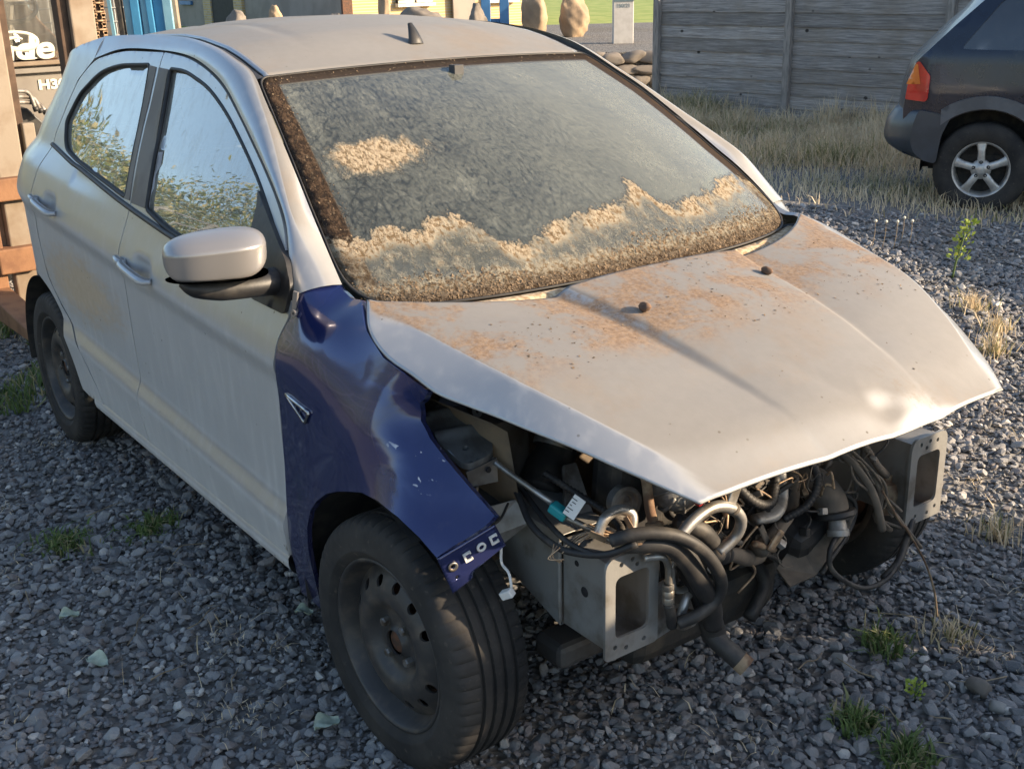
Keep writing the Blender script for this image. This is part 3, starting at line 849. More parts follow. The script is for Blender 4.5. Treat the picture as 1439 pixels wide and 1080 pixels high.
HANDLES = [(-1.25, .925), (-2.14, .985)]
def S(x, z):
    x = np.asarray(x, float); z = np.asarray(z, float)
    fx = np.clip((x - GX[0]) / (GX[1] - GX[0]), 0, len(GX) - 1.001); fz = np.clip((z - GZ[0]) / .004, 0, len(GZ) - 1.001)
    i = fx.astype(int); j = fz.astype(int); a = fx - i; b = fz - j
    r = TAB[i, j] * (1 - a) * (1 - b) + TAB[i + 1, j] * a * (1 - b) + TAB[i, j + 1] * (1 - a) * b + TAB[i + 1, j + 1] * a * b
    for hx, hz in HANDLES:
        r = r - .020 * np.exp(-((x - hx - .02) / .060) ** 4 - ((z - hz - .004) / .030) ** 4)
    return r
def side(sg, off=0.0):
    return lambda p: np.c_[p[:, 0], sg * (S(p[:, 0], p[:, 1]) + off), p[:, 1]]

DOOR_F = [(-.425, .348), (-.408, .42), (-.406, .64), (-.386, .78), (-.358, .875), (-.360, .932), (-.336, .988), (-.338, 1.03), (-.362, 1.068), (-.44, 1.161), (-.533, 1.216), (-.666, 1.276), (-.848, 1.354), (-1.026, 1.429), (-1.174, 1.468),
          (-1.338, 1.492), (-1.538, 1.499), (-1.514, 1.383), (-1.494, 1.29), (-1.447, 1.178), (-1.406, 1.085), (-1.410, .95), (-1.43, .7), (-1.43, .5), (-1.42, .338)]
DOOR_R = [(-1.4255, .338), (-1.4355, .5), (-1.4355, .7), (-1.4155, .95), (-1.4115, 1.085), (-1.4525, 1.178), (-1.4995, 1.29), (-1.5195, 1.383), (-1.5435, 1.4985), (-1.90, 1.490), (-2.14, 1.452), (-2.247, 1.383), (-2.276, 1.31), (-2.292, 1.207), (-2.284, 1.165),
          (-2.306, 1.105), (-2.319, 1.0), (-2.358, .85), (-2.328, .70), (-2.214, .617), (-1.99, .499), (-1.888, .385), (-1.868, .338)]
GLASS_F = [(-1.449, 1.457), (-1.331, 1.457), (-1.133, 1.425), (-.975, 1.375), (-.796, 1.303), (-.625, 1.228), (-.48, 1.150), (-.42, 1.08), (-.45, 1.025), (-.80, 1.038), (-1.111, 1.058), (-1.288, 1.088)]
GLASS_R = [(-2.15, 1.166), (-2.235, 1.25), (-2.205, 1.315), (-2.182, 1.345), (-2.054, 1.417), (-1.891, 1.447), (-1.62, 1.461), (-1.468, 1.095), (-1.955, 1.140)]
SAIL = [(-.622, 1.226), (-.60, 1.195), (-.588, 1.128), (-.578, 1.02), (-.515, .992), (-.345, .990), (-.331, 1.056), (-.371, 1.103)]
BPIL_R = [(-1.612, 1.459), (-1.556, 1.457), (-1.512, 1.29), (-1.466, 1.178), (-1.425, 1.094), (-1.474, 1.094)]
BPIL_F = [(-1.532, 1.457), (-1.455, 1.455), (-1.293, 1.09), (-1.405, 1.09), (-1.445, 1.178), (-1.492, 1.29)]
def shrink(poly, d):
    """inset a polygon"""
    P = np.asarray(poly, float)
    area = .5 * np.sum(P[:, 0] * np.roll(P[:, 1], -1) - np.roll(P[:, 0], -1) * P[:, 1])
    s = 1 if area > 0 else -1
    out = []
    for i in range(len(P)):
        a = P[i] - P[i - 1]; b = P[(i + 1) % len(P)] - P[i]
        na = np.array([-a[1], a[0]]) / (np.linalg.norm(a) + 1e-9); nb = np.array([-b[1], b[0]]) / (np.linalg.norm(b) + 1e-9)
        q = na + nb; q /= max(np.linalg.norm(q), .5) ; k = 1 / max(.5, q @ na)
        out.append(P[i] + s * q * d * k)
    return np.array(out)

def ring_tube(poly, sg, r, off, name, m, parent):
    P = ring(smart_round(poly), .02)
    P = np.vstack([P, P[:1]])
    q = side(sg, off)(P)
    return MB().tube(q, r, 6, 0, False).build(name, m, parent, True)

for sg in (-1, 1):
    inn = (0, -sg * .022, 0)
    for nm, ol, gl, bp in (('front_door', DOOR_F, GLASS_F, BPIL_F), ('rear_door', DOOR_R, GLASS_R, BPIL_R)):
        d = panel(nm, smart_round(ol, .10, .010), side(sg), MT['silver'], CAR, .013, [smart_round(gl)], inn)
        panel('window_pane', shrink(smart_round(gl, .12, .03, 4), -.005), side(sg, -.010), MT['glass'], d, .04)
        ring_tube(gl, sg, .0065, -.003, 'window_seal', MT['seal'], d)
        panel('pillar_trim', bp, side(sg, .0025), MT['pillar'], d, .03, (), (0, -sg * .006, 0))
    # belt mouldings
    P = np.array([(-2.286, 1.168), (-2.15, 1.152), (-1.955, 1.130), (-1.512, 1.086), (-1.111, 1.052), (-.80, 1.030), (-.56, 1.010)])
    MB().tube(side(sg, .003)(catmull(P, 6)), .0078, 8, 0, True, 1.0).build('belt_moulding', MT['black'], CAR, True)
    # door handles
    for hx, hz in HANDLES:
        h = MB()
        y0 = float(S(hx + .12, hz))
        a = sg * (y0 + .024)
        h.tube([(hx + .115, sg * (y0 + .003), hz - .010), (hx + .095, a, hz - .008), (hx + .02, a + sg * .004, hz), (hx - .06, a, hz + .006), (hx - .10, sg * (y0 + .012), hz + .008)], [.012, .016, .015, .015, .012], 10, 6, True, .75)
        h.tube([(hx - .098, sg * (y0 + .001), hz + .009), (hx - .104, sg * (y0 + .016), hz + .009), (hx - .150, sg * (y0 + .012), hz + .013)], [.012, .015, .011], 10, 5, True, .8)
        h.build('door_handle', MT['silver'], CAR, True)
    # sill
    sec = [(.346, -.004), (.338, .003), (.322, .004), (.306, .0), (.292, -.012), (.272, -.035), (.25, -.08)]
    xs = np.linspace(-1.97, -.435, 40)
    V, F = grid(lambda x, q: (x, sg * (float(S(x, .325)) + q[1]), q[0] - .012 * (x + .435) / -1.5), xs, sec)
    obj('sill', V, F, MT['silver'], CAR)
    # rear quarter with wheel arch
    arc = [(-2.489 + .372 * math.cos(t), .300 + .372 * math.sin(t)) for t in np.linspace(R(3), R(176), 26)]
    q = [(-2.147, 1.457), (-2.255, 1.383), (-2.284, 1.311), (-2.30, 1.207), (-2.291, 1.167), (-2.313, 1.107), (-2.326, 1.0), (-2.366, .85), (-2.336, .698), (-2.222, .609), (-1.997, .492), (-1.894, .38), (-1.874, .336), (-1.90, .322), (-2.05, .312)] + arc + \
        [(-2.93, .34), (-3.0, .55), (-3.0, .80), (-2.95, 1.02), (-2.88, 1.14), (-2.80, 1.26), (-2.72, 1.345), (-2.60, 1.415), (-2.48, 1.458), (-2.34, 1.493), (-2.147, 1.526)]
    panel('rear_quarter', q, side(sg), MT['silver'], CAR, .018, (), inn)
    # A pillar and roof rail
    O = np.array([(-.318, .795, 1.035), (-.357, .787, 1.07), (-.435, .749, 1.166), (-.528, .722, 1.221), (-.661, .691, 1.281), (-.843, .652, 1.359), (-1.022, .618, 1.434), (-1.171, .599, 1.473), (-1.336, .585, 1.497), (-1.556, .58, 1.504), (-1.905, .586, 1.496), (-2.147, .607, 1.457)])
    I = np.array([(-.268, .705, 1.056), (-.324, .698, 1.100), (-.393, .687, 1.149), (-.472, .671, 1.198), (-.551, .655, 1.249), (-.729, .618, 1.356), (-.838, .592, 1.412), (-.955, .566, 1.470), (-1.062, .563, 1.499), (-1.21, .552, 1.524), (-1.41, .54, 1.540), (-1.56, .538, 1.543), (-1.9, .543, 1.537), (-2.147, .561, 1.526)])
    Oc, Ic = resample(catmull(O, 8), 90), resample(catmull(I, 8), 90)
    # stations matched by x
    t = np.linspace(0, 1, 90)
    xs = np.interp(t, [0, 1], [0, 1])
    V = []
    ns = 9
    for i in range(90):
        o, ii = Oc[i], Ic[i]
        o = np.array([o[0], float(S(o[0], o[2])), o[2]]) if i > 12 else o
        for j in range(ns):
            s = j / (ns - 1)
            p = o * (1 - s) + ii * s
            out = np.array([.45, .75, .5]); out /= np.linalg.norm(out)
            b = .018 * np.interp(p[0], [-2.12, -1.5, -1.0, -.4], [.0, .35, .8, 1.0])
            p = p + out * b * (4 * s * (1 - s)) ** .8
            V.append((p[0], sg * p[1], p[2]))
        V.append((o[0] , sg * (o[1] - .02), o[2]))
    n = ns + 1
    F = []
    for i in range(89):
        for j in range(ns - 1):
            F.append((i * n + j, (i + 1) * n + j, (i + 1) * n + j + 1, i * n + j + 1))
    # turned-in edge of the door aperture, as separate vertices
    b0 = len(V)
    for i in range(90):
        V.append(V[i * n]); V.append(V[i * n + ns])
    for i in range(89):
        F.append((b0 + 2 * i, b0 + 2 * i + 1, b0 + 2 * i + 3, b0 + 2 * i + 2))
    obj('side_frame', V, F, MT['silver'], CAR)
    # dark aperture behind the door gaps
    panel('door_aperture', shrink(np.array(DOOR_F[9:17] + DOOR_R[8:16] + [(-2.3, .9), (-2.2, .66), (-1.9, .42), (-.44, .40), (-.42, .8), (-.38, 1.0)]), -.006), side(sg, -.034), MT['seal'], CAR, .022, [shrink(smart_round(GLASS_F), -.012), shrink(smart_round(GLASS_R), -.012)])

# ---- roof
RX = [-.935, -1.008, -1.062, -1.128, -1.21, -1.32, -1.41, -1.56, -1.9, -2.3, -2.56, -2.72]
RZ = [1.458, 1.476, 1.491, 1.507, 1.522, 1.533, 1.541, 1.545, 1.536, 1.492, 1.430, 1.375]
def roof_z(x, w):
    cr = np.interp(x, [-2.7, -1.5, -1.2, -.95], [.03, .038, .034, .016])
    return np.interp(x, RX[::-1], RZ[::-1]) + cr * (1 - w * w)
def roof_pt(tx, w):
    yd = .520
    x0 = -.934 + .022 * (1 - w * w)
    x = x0 + (-2.70 - x0) * tx
    rib = .0035 * math.exp(-((abs(w) - .62) / .035) ** 2) * min(1, max(0, (tx - .08) * 6))
    lip = -.016 * max(0, 1 - tx / .017) ** 1.4
    z = float(roof_z(x, w)) - rib + lip
    yw = np.interp(x, [-2.7, -1.5, -.95], [.512, .516, .536])
    return (x, yw * w, z)
tx = np.r_[0, .003, .006, .009, .012, .015, .018, np.linspace(.022, 1, 60)]
ws = np.linspace(-1, 1, 61)
V, F = grid(lambda w, t: roof_pt(t, w), ws, tx)
solidify(obj('roof', V, F, MT['silver'], CAR), .006, -1)
for sg in (-1, 1):     # roof ditch strips
    xs = np.linspace(-.94, -2.6, 50)
    V, F = grid(lambda x, k: (x, sg * (np.interp(x, [-2.7, -1.5, -.95], [.508, .512, .532]) + k * float(np.interp(x, [-2.2, -1.5], [.052, .034]))), float(np.interp(x, RX[::-1], RZ[::-1])) - .008 + .004 * math.sin(k * math.pi)), xs, [0, .25, .5, .75, 1])
    obj('roof_strip', V, F, MT['black'], CAR)
# stub of the roof aerial
m = MB()
for k in range(7):
    s = k / 6
m.tube([(-1.052, 0, 1.508), (-1.055, 0, 1.522), (-1.066, 0, 1.545), (-1.080, 0, 1.566)], [.026, .022, .015, .008], 12, 6, True, .62)
m.build('aerial_stub', MT['black'], CAR, True)

# ---- windscreen
WE = np.array([(-.205, .705, 1.012), (-.259, .695, 1.052), (-.324, .689, 1.096), (-.393, .677, 1.144), (-.472, .661, 1.192), (-.551, .645, 1.243), (-.636, .627, 1.295), (-.729, .607, 1.349), (-.838, .581, 1.404), (-.948, .554, 1.458)])
_wt = np.linspace(0, 1, len(WE))
def screen_pt(p):
    u, v = p[:, 0], p[:, 1]
    e = [np.interp(v, _wt, WE[:, k]) for k in range(3)]
    bow = .150 * (1 - v) + .022 * v
    pw = 3.0 - v
    k = 1 - np.abs(u) ** pw
    return np.c_[e[0] + bow * k + .03 * np.sin(np.pi * v) * k, u * e[1], e[2] + (.004 + .010 * v) * k + .018 * np.sin(np.pi * v) * k]
so = round_poly([(-1, 0), (1, 0), (1, 1), (-1, 1)], [.19, .19, .05, .05], 9)
WS = panel('windscreen', so, screen_pt, MT['screen'], CAR, .035, (), None)
solidify(WS, .005, -1)
P = ring(so, .05); P = np.vstack([P, P[:1]])
MB().tube(screen_pt(P * [1.004, 1.0] + [0, -.004]), .0035, 6, 0, False).build('windscreen_seal', MT['seal'], CAR, True)

# ---- bonnet
def line(P): return np.asarray(P, float)
HC = line([(0, 0, 1.040), (.087, 0, 1.027), (.172, 0, 1.012), (.252, 0, .996), (.399, 0, .957), (.529, 0, .914), (.62, 0, .873), (.703, 0, .813)])
HB1 = line([(.0, .272, 1.031), (.087, .249, 1.014), (.172, .24, .998), (.252, .231, .982), (.327, .222, .963), (.399, .213, .943), (.465, .202, .922), (.529, .193, .901), (.60, .181, .872), (.692, .17, .811)])
HB2 = line([(-.010, .305, 1.008), (.087, .280, .993), (.172, .268, .980), (.252, .257, .966), (.327, .246, .949), (.399, .234, .932), (.465, .221, .913), (.529, .21, .895), (.60, .196, .869), (.689, .185, .809)])
HK = line([(-.155, .685, 1.038), (-.106, .680, 1.028), (.055, .665, .999), (.256, .625, .958), (.402, .565, .911), (.526, .50, .860), (.656, .42, .796)])
HE = line([(-.166, .700, 1.042), (-.081, .747, 1.003), (.003, .758, .969), (.084, .747, .947), (.156, .733, .923), (.218, .705, .908), (.279, .677, .896), (.34, .651, .883), (.398, .625, .871), (.451, .597, .856), (.503, .569, .839), (.552, .541, .823), (.599, .511, .805), (.643, .479, .786)])
NV = 90
L = [resample(catmull(a, 10), NV) for a in (HC, HB1, HB2, HK, HE)]
NU = 110
rows = []
for i in range(NV):
    c, b1, b2, k, e = (l[i] for l in L)
    v = i / (NV - 1)
    pl = [c]
    for t in np.linspace(0, 1, 9)[1:]:
        p = c * (1 - t) + b1 * t; p = p + [0, 0, .004 * 4 * t * (1 - t)]; pl.append(p)
    for t in (.34, .67, 1): pl.append(b1 * (1 - t) + b2 * t)
    for t in np.linspace(0, 1, 15)[1:]:
        p = b2 * (1 - t) + k * t
        sag = np.interp(v, [0, .15, 1], [.040, .014, .0])
        p = p + np.array([sag * 4 * t * (1 - t), 0, np.interp(v, [0, .3, 1], [.002, .007, .004]) * 4 * t * (1 - t)]); pl.append(p)
    for t in np.linspace(0, 1, 6)[1:]:
        p = k * (1 - t) + e * t; p = p + np.array([0, .3, .3]) * .004 * 4 * t * (1 - t); pl.append(p)
    half = resample(np.array(pl), NU)
    full = np.vstack([half[::-1] * [1, -1, 1], half[1:]])
    g = np.exp(-.5 * (np.arange(-5, 6) / .62) ** 2); g /= g.sum()
    pad = np.vstack([2 * full[0] - full[5:0:-1], full, 2 * full[-1] - full[-2:-7:-1]])
    sm = np.stack([np.convolve(pad[:, k_], g, 'valid') for k_ in range(3)], 1)
    sm[0], sm[-1] = full[0], full[-1]
    rows.append(sm)
H = np.array(rows)
def dent(x, y):
    z = -.007 * np.exp(-((x - .645) / .030) ** 2 - ((y - .045) / .04) ** 2)
    z = z + .004 * np.exp(-((x - .640) / .03) ** 2 - ((y - .12) / .05) ** 2)
    z = z - .009 * np.clip((x - (.672 - .10 * np.maximum(0, y) ** 2)) / .03, 0, 1) ** 1.5 * np.exp(-((y - .14) / .11) ** 4)
    z = z - .006 * np.exp(-((x - .60) / .05) ** 2 - ((y - .24) / .07) ** 2)
    l = (y - (-.10 + (x - .45) * .55)); z = z - .005 * np.exp(-(l / .03) ** 2) * np.exp(-((x - .57) / .09) ** 2)
    z = z - .006 * np.exp(-((x - .55) / .10) ** 2 - ((y - .36) / .10) ** 2)
    return z
H[..., 2] += dent(H[..., 0], H[..., 1])
nU = H.shape[1]
V = H.reshape(-1, 3)
F = [(i * nU + j, (i + 1) * nU + j, (i + 1) * nU + j + 1, i * nU + j + 1) for i in range(NV - 1) for j in range(nU - 1)]
HOOD = obj('bonnet', V, F, MT['hood'], CAR)
solidify(HOOD, .007, -1)
bm = bmesh.new(); bm.from_mesh(HOOD.data); HOOD_BVH = BVHTree.FromBMesh(bm); bm.free()
def hood_z(x, y):
    h = HOOD_BVH.ray_cast(Vector((x, y, 2)), Vector((0, 0, -1)))
    return h
# stiffening frame under the bonnet
m = MB()
for yy in (-.42, -.14, .16, .42):
    m.tube([(.02, yy, .975), (.3, yy, .925), (.52, yy * .9, .845), (.63, yy * .85, .785)], .022, 8, 6, True, .5)
m.build('bonnet_frame', MT['primer_dark'], CAR, True)

# ---- front wings
def wing(sg, m, parent):
    out3 = [(-.428, .800, .238), (-.406, .828, .396), (-.396, .826, .642), (-.378, .833, .779), (-.350, .847, .873), (-.352, .831, .932), (-.328, .806, .988), (-.320, .792, 1.030), (-.312, .780, 1.056), (-.318, .712, 1.084), (-.262, .712, 1.050), (-.215, .712, 1.036), (-.176, .708, 1.040), (-.142, .726, 1.027),
            (-.081, .752, 1.000), (.003, .763, .965), (.084, .752, .942), (.135, .739, .922), (.118, .738, .902), (.096, .735, .885), (.096, .735, .846), (.122, .732, .815), (.16, .724, .784), (.205, .714, .752), (.245, .702, .720), (.283, .688, .688),
            (.288, .720, .674), (.284, .760, .660), (.262, .815, .628), (.215, .824, .656), (.15, .834, .680), (.076, .838, .690), (.01, .838, .684), (-.043, .838, .667), (-.105, .838, .645), (-.161, .838, .619), (-.215, .838, .58), (-.251, .838, .543), (-.278, .837, .49), (-.290, .834, .43), (-.300, .818, .33), (-.318, .80, .240)]
    inn = [(-.30, .838, .80), (-.15, .836, .80), (0, .829, .80), (-.28, .845, .87), (-.15, .836, .87), (-.02, .812, .87), (.06, .780, .87), (-.25, .833, .93), (-.12, .810, .93), (-.02, .785, .925), (.07, .762, .91), (-.24, .800, .985), (-.18, .775, 1.00),
           (.10, .782, .80), (.08, .812, .75), (.16, .772, .745), (.22, .758, .695), (.20, .788, .690), (-.34, .829, .60), (-.34, .831, .70), (-.345, .830, .45), (-.36, .818, .33), (-.1, .838, .74), (-.2, .835, .70)]
    th = R(34); c, s = math.cos(th), math.sin(th)
    A = np.array(out3 + inn)
    pq = np.c_[A[:, 0], A[:, 2] * c - A[:, 1] * s]; nn = A[:, 1] * c + A[:, 2] * s
    f = tps(pq, nn, 1.6e-4)
    def fn(p):
        h = f(p)
        return np.c_[p[:, 0], sg * (h * c - p[:, 1] * s), p[:, 1] * c + h * s]
    ol = pq[:len(out3)]
    return panel('front_wing', ol, fn, m, parent, .013, (), (-.004, -sg * .014, -.006))
WR = wing(-1, MT['blue'], CAR); WR['label'] = 'dark blue replacement front wing'
wing(1, MT['silver'], CAR)
# turned flange with bumper clips at the front of the blue wing
def quadplate(P, nx, ny, holes, m, name, parent, t=.003, edge=None):
    P = [np.array(p, float) for p in P]
    fn = lambda p: np.array([(1 - a) * (1 - b) * P[0] + a * (1 - b) * P[1] + a * b * P[2] + (1 - a) * b * P[3] for a, b in p])
    o = panel(name, edge if edge is not None else [(0, 0), (1, 0), (1, 1), (0, 1)], fn, m, parent, .06, holes, None, bstep=.03)
    return solidify(o, t, 0)
def circ(cx, cy, rx, ry, n=14): return [(cx + rx * math.cos(2 * math.pi * k / n), cy + ry * math.sin(2 * math.pi * k / n)) for k in range(n)]
FP = [(.262, -.815, .626), (.288, -.692, .672), (.286, -.664, .614), (.262, -.785, .545)]
FL = quadplate(FP, 8, 4, [circ(.16, .42, .030, .065), circ(.15, .78, .022, .05), circ(.62, .5, .014, .03)], MT['blue'], 'wing_flange', WR, .003,
               [(0, 0), (1, 0), (1.0, .93), (.46, .95), (.40, .97), (.34, 1.12), (.0, 1.10)])
def fpt(a, b, o=.004):
    P = [Vector(p) for p in FP]
    q = P[0] * (1 - a) * (1 - b) + P[1] * a * (1 - b) + P[2] * a * b + P[3] * (1 - a) * b
    n = (P[1] - P[0]).cross(P[3] - P[0]).normalized()
    if n.x < 0: n = -n
    return q + n * o, n
for a in (.42, .88):
    c, n = fpt(a, .40)
    e = (Vector(FP[1]) - Vector(FP[0])).normalized(); g = n.cross(e)
    m = MB()
    for du, dv, w, h in ((-.0065, 0, .0045, .021), (.001, .0085, .012, .0045), (.001, -.0085, .012, .0045), (.007, .0075, .003, .006), (.007, -.0075, .003, .006)):
        pts = [c + e * (du + sx * w / 2) + g * (dv + sy * h / 2) for sx, sy in ((-1, -1), (1, -1), (1, 1), (-1, 1))]
        m.prism(pts, n, .004)
    m.build('bumper_clip', MT['white'], WR)
c, n = fpt(.66, .38)
MB().lathe([(.006, 0), (.010, 0), (.0105, .003), (.0085, .005), (.006, .005), (.006, 0)], 20, axis_matrix(c, n)).build('bumper_clip', MT['white'], WR, True)
c, n = fpt(.16, .42, .002)
MB().lathe([(.007, 0), (.010, .001), (.011, .003), (.008, .004), (.005, .002)], 20, axis_matrix(c, n)).build('bumper_clip', MT['zinc'], WR, True)
# chrome vent badge on the wing
m = MB()
A_, B_, C_ = Vector((-.318, -.842, .812)), Vector((-.205, -.842, .800)), Vector((-.232, -.841, .768))
for p, q in ((A_, B_), (B_, C_), (C_, A_)):
    m.tube([p, (p + q) / 2, q], .0038, 8, 3)
for k in (.3, .5, .7):
    m.tube([A_ * (1 - k) + C_ * k, (A_ * (1 - k) + B_ * k)], .0012, 5, 2)
m.build('wing_vent', MT['chrome'], CAR, True)

# ---- wheels
def make_wheel():
    w = MB()
    prof = [(.205, .083), (.2035, .087), (.198, .086), (.194, .080), (.190, .068), (.185, .056), (.181, .046), (.178, .040), (.174, .036), (.168, -.005), (.175, -.03), (.180, -.07), (.196, -.082), (.204, -.085)]
    w.lathe(prof, 64)
    rim = w.build('wheel', MT['rim'], None, True)
    def hh(r): return np.interp(r, [.0, .03, .036, .070, .078, .095, .110, .130, .150, .165, .178], [.064, .064, .050, .048, .052, .072, .076, .073, .062, .050, .042])
    circle = [(.178 * math.cos(2 * math.pi * k / 72), .178 * math.sin(2 * math.pi * k / 72)) for k in range(72)]
    holes = []
    for k in range(14):
        a = 2 * math.pi * (k + .3) / 14
        if k % 7 == 6: continue
        cx, cy = .146 * math.cos(a), .146 * math.sin(a)
        holes.append([(cx + .0125 * math.cos(t) * math.cos(a) - .0125 * math.sin(t) * math.sin(a), cy + .0125 * math.cos(t) * math.sin(a) + .0125 * math.sin(t) * math.cos(a)) for t in np.linspace(0, 2 * math.pi, 14, endpoint=False)])
    hub = [(.030 * math.cos(2 * math.pi * k / 20), .030 * math.sin(2 * math.pi * k / 20)) for k in range(20)]
    d = panel('wheel_disc', circle, lambda p: np.c_[p, hh(np.linalg.norm(p, axis=1))], MT['rim'], rim, .009, holes + [hub], (0, 0, -.006))
    MB().lathe([(.0, .056), (.024, .057), (.029, .052), (.031, .01)], 24).build('hub_cap', MT['rust'], rim, True)
    for k in range(4):
        a = 2 * math.pi * k / 4 + .5
        c = (.054 * math.cos(a), .054 * math.sin(a), .047)
        MB().lathe([(.011, 0), (.011, .016), (.009, .020), (.0, .021)], 6, axis_matrix(c, (0, 0, 1))).build('wheel_bolt', MT['zinc'], rim)
    MB().lathe([(.0, -.02), (.150, -.02), (.152, -.03), (.0, -.035)], 40).build('brake_disc', MT['rust'], rim, True)
    # tyre with four grooves and sipes on the shoulders
    hs = [-.080, -.090, -.097, -.099, -.096, -.089, -.080]
    rs = [.198, .212, .232, .252, .272, .286, .292]
    gro = [-.046, -.017, .012, .041]
    prof = list(zip(rs, hs))
    h = -.074
    pts = [(-.074, .2945)]
    for g in gro:
        pts += [(g - .006, .298), (g - .0045, .290), (g + .0045, .290), (g + .006, .298)]
    pts += [(.070, .2955)]
    prof += [(r, hh_) for hh_, r in pts]
    prof += [(.292, .080), (.286, .089), (.272, .096), (.252, .099), (.232, .097), (.226, .0985), (.222, .0975), (.212, .090), (.204, .084), (.198, .080)]
    n = 300
    V = []
    for (r, hgt) in prof:
        for j in range(n):
            a = 2 * math.pi * j / n
            q = r
            if (hgt > .060 or hgt < -.060) and .282 < r < .2965 and j % 5 == 0: q -= .0055
            if -.006 < (hgt + .017) < .035 and r > .296 and j % 9 == 0: q -= .002
            V.append((q * math.cos(a), q * math.sin(a), hgt))
    k = len(prof)
    F = [(i * n + j, i * n + (j + 1) % n, (i + 1) * n + (j + 1) % n, (i + 1) * n + j) for i in range(k - 1) for j in range(n)]
    ty = obj('tyre', V, F, MT['rubber'], rim, True)
    e = ty.modifiers.new('es', 'EDGE_SPLIT'); e.split_angle = R(40)
    return rim
W0 = make_wheel()
def place_wheel(w, x, sg, steer=0.0, spin=0.0):
    # local z -> outward
    rot = Matrix.Rotation(steer, 4, 'Z') @ Matrix.Rotation(sg * R(-90), 4, 'X') @ Matrix.Rotation(spin, 4, 'Z')
    w.matrix_basis = Matrix.Translation((x, sg * .716, .2955)) @ rot
    w.parent = CAR
place_wheel(W0, 0.0, -1, .055, .4)
for x, sg, st, sp in ((-2.489, -1, 0, 1.3), (0.0, 1, .055, .2), (-2.489, 1, 0, 2.0)):
    place_wheel(copy_tree(W0, CAR), x, sg, st, sp)
# arch liners and underbody
for sg in (-1, 1):
    for x0, r0 in ((0, .365), (-2.489, .362)):
        ths = np.linspace(R(62) if x0 == 0 else R(-8), R(188), 30)
        V, F = grid(lambda t, y: (x0 + r0 * math.cos(t) * (1 if y > .60 else .99), sg * y, .30 + r0 * math.sin(t)), ths, [.815, .70, .56])
        b = len(V)
        V += [(x0 + r0 * math.cos(t), sg * .56, .30 + r0 * math.sin(t)) for t in ths]
        F.append(tuple(range(b, b + 30)))
        obj('arch_liner', V, F, MT['liner'], CAR)
m = MB()
m.box((-1.25, 0, .265), (1.75, 1.46, .07)).box((-2.75, 0, .36), (.5, 1.3, .12)).box((-2.35, 0, .33), (.5, 1.1, .10))
m.build('floor_pan', MT['liner'], CAR, bev=.01)
# tailgate and rear panel closing the body
prof = [(-2.68, 1.40), (-2.76, 1.34), (-2.85, 1.24), (-2.95, 1.08), (-3.03, .95), (-3.05, .80), (-3.03, .55), (-2.98, .36), (-2.8, .30)]
pr = resample(np.array(prof), 30)
def tail_pt(p, w):
    yw = min(.80, float(S(max(p[0], -2.98), min(1.5, max(p[1], .2)))) - .004)
    return (p[0] + .06 * (1 - w * w) * -1 + .06 * 0, yw * w, p[1])
V, F = grid(lambda w, p: tail_pt(p, w), np.linspace(-1, 1, 15), list(pr))
obj('tailgate', V, F, MT['silver'], CAR)
V, F = grid(lambda w, p: (p[0] - .065 + .06 * w * w, .50 * w, p[1] + .012), np.linspace(-1, 1, 9), [(-2.77, 1.33), (-2.81, 1.27), (-2.86, 1.20), (-2.92, 1.12)])
obj('rear_window', V, F, MT['tint'], CAR)

# ---- door mirrors
def mirror(sg):
    top = None
    ax = Vector((-.30, .954, 0)).normalized(); fw = Vector((.954, .30, 0)).normalized()
    prof = catmull(np.array([(-.042, -.044), (.0, -.050), (.052, -.050), (.066, -.044), (.073, -.020), (.079, .012), (.080, .023), (.073, .031), (.046, .044), (.005, .053), (-.035, .052), (-.045, .03), (-.045, -.03), (-.042, -.044)]), 5)
    ps = np.linspace(0, 1, len(prof))
    def pt(a, b, low, k=1.0):
        sb = (1 - abs(b) ** 3.0) ** (1 / 2.3)
        q = a / (2 * math.pi)
        dx = np.interp(q, ps, prof[:, 0]); dz = np.interp(q, ps, prof[:, 1])
        sd = sb * (1.0 - .16 * b)
        p = Vector((-.415, .935, 1.132)) + ax * (b * .112) + fw * (dx * sd * k) + Vector((0, 0, (dz - .012) * (sb ** .8) * k + .012 - .006 * b))
        return p
    bs = [math.sin(x) for x in np.linspace(-math.pi / 2, math.pi / 2, 25)]; as_ = np.linspace(0, 2 * math.pi, 61)
    def make(name, m, zlo, zhi, k):
        V, F = grid(lambda b, a: (lambda p: (p.x, sg * p.y, min(zhi, max(zlo, p.z))))(pt(a, b, 0, k)), bs, as_)
        return obj(name, V, F, m, CAR)
    cap = make('mirror_cap', MT['greymir'], 1.092, 9, 1.0)
    make('mirror_base', MT['black'], 0, 1.089, .97)
    MB().tube([(-.438, sg * 1.012, 1.080), (-.425, sg * .985, 1.066), (-.415, sg * .93, 1.058), (-.41, sg * .86, 1.054), (-.42, sg * .79, 1.050)], [.012, .028, .036, .036, .040], 14, 6, True, .80).build('mirror_arm', MT['black'], CAR, True)
    panel('mirror_sail', round_poly(SAIL, .012, 4), side(sg, .010), MT['black'], CAR, .02, (), (0, -sg * .02, 0))
    # rear facing glass
    V, F = grid(lambda a, r: tuple(Vector((-.452, sg * .93, 1.135)) + Vector((ax.x, sg * ax.y, 0)) * (.085 * r * math.cos(a)) + Vector((0, 0, .05 * r * math.sin(a)))), np.linspace(0, 2 * math.pi, 24), [.01, 1])
    obj('mirror_glass', V, F, MT['chrome'], cap)
mirror(-1)
# hinge bracket at the foot of the pillar
m = MB()
m.box((-.318, -.800, 1.015), (.012, .006, .065), (0, R(12), R(25)))
m.lathe([(.003, 0), (.008, 0), (.008, .006), (.003, .006)], 14, axis_matrix((-.308, -.806, 1.0), (.3, -.9, 0)))
m.build('hinge_bracket', MT['greymir'], CAR)

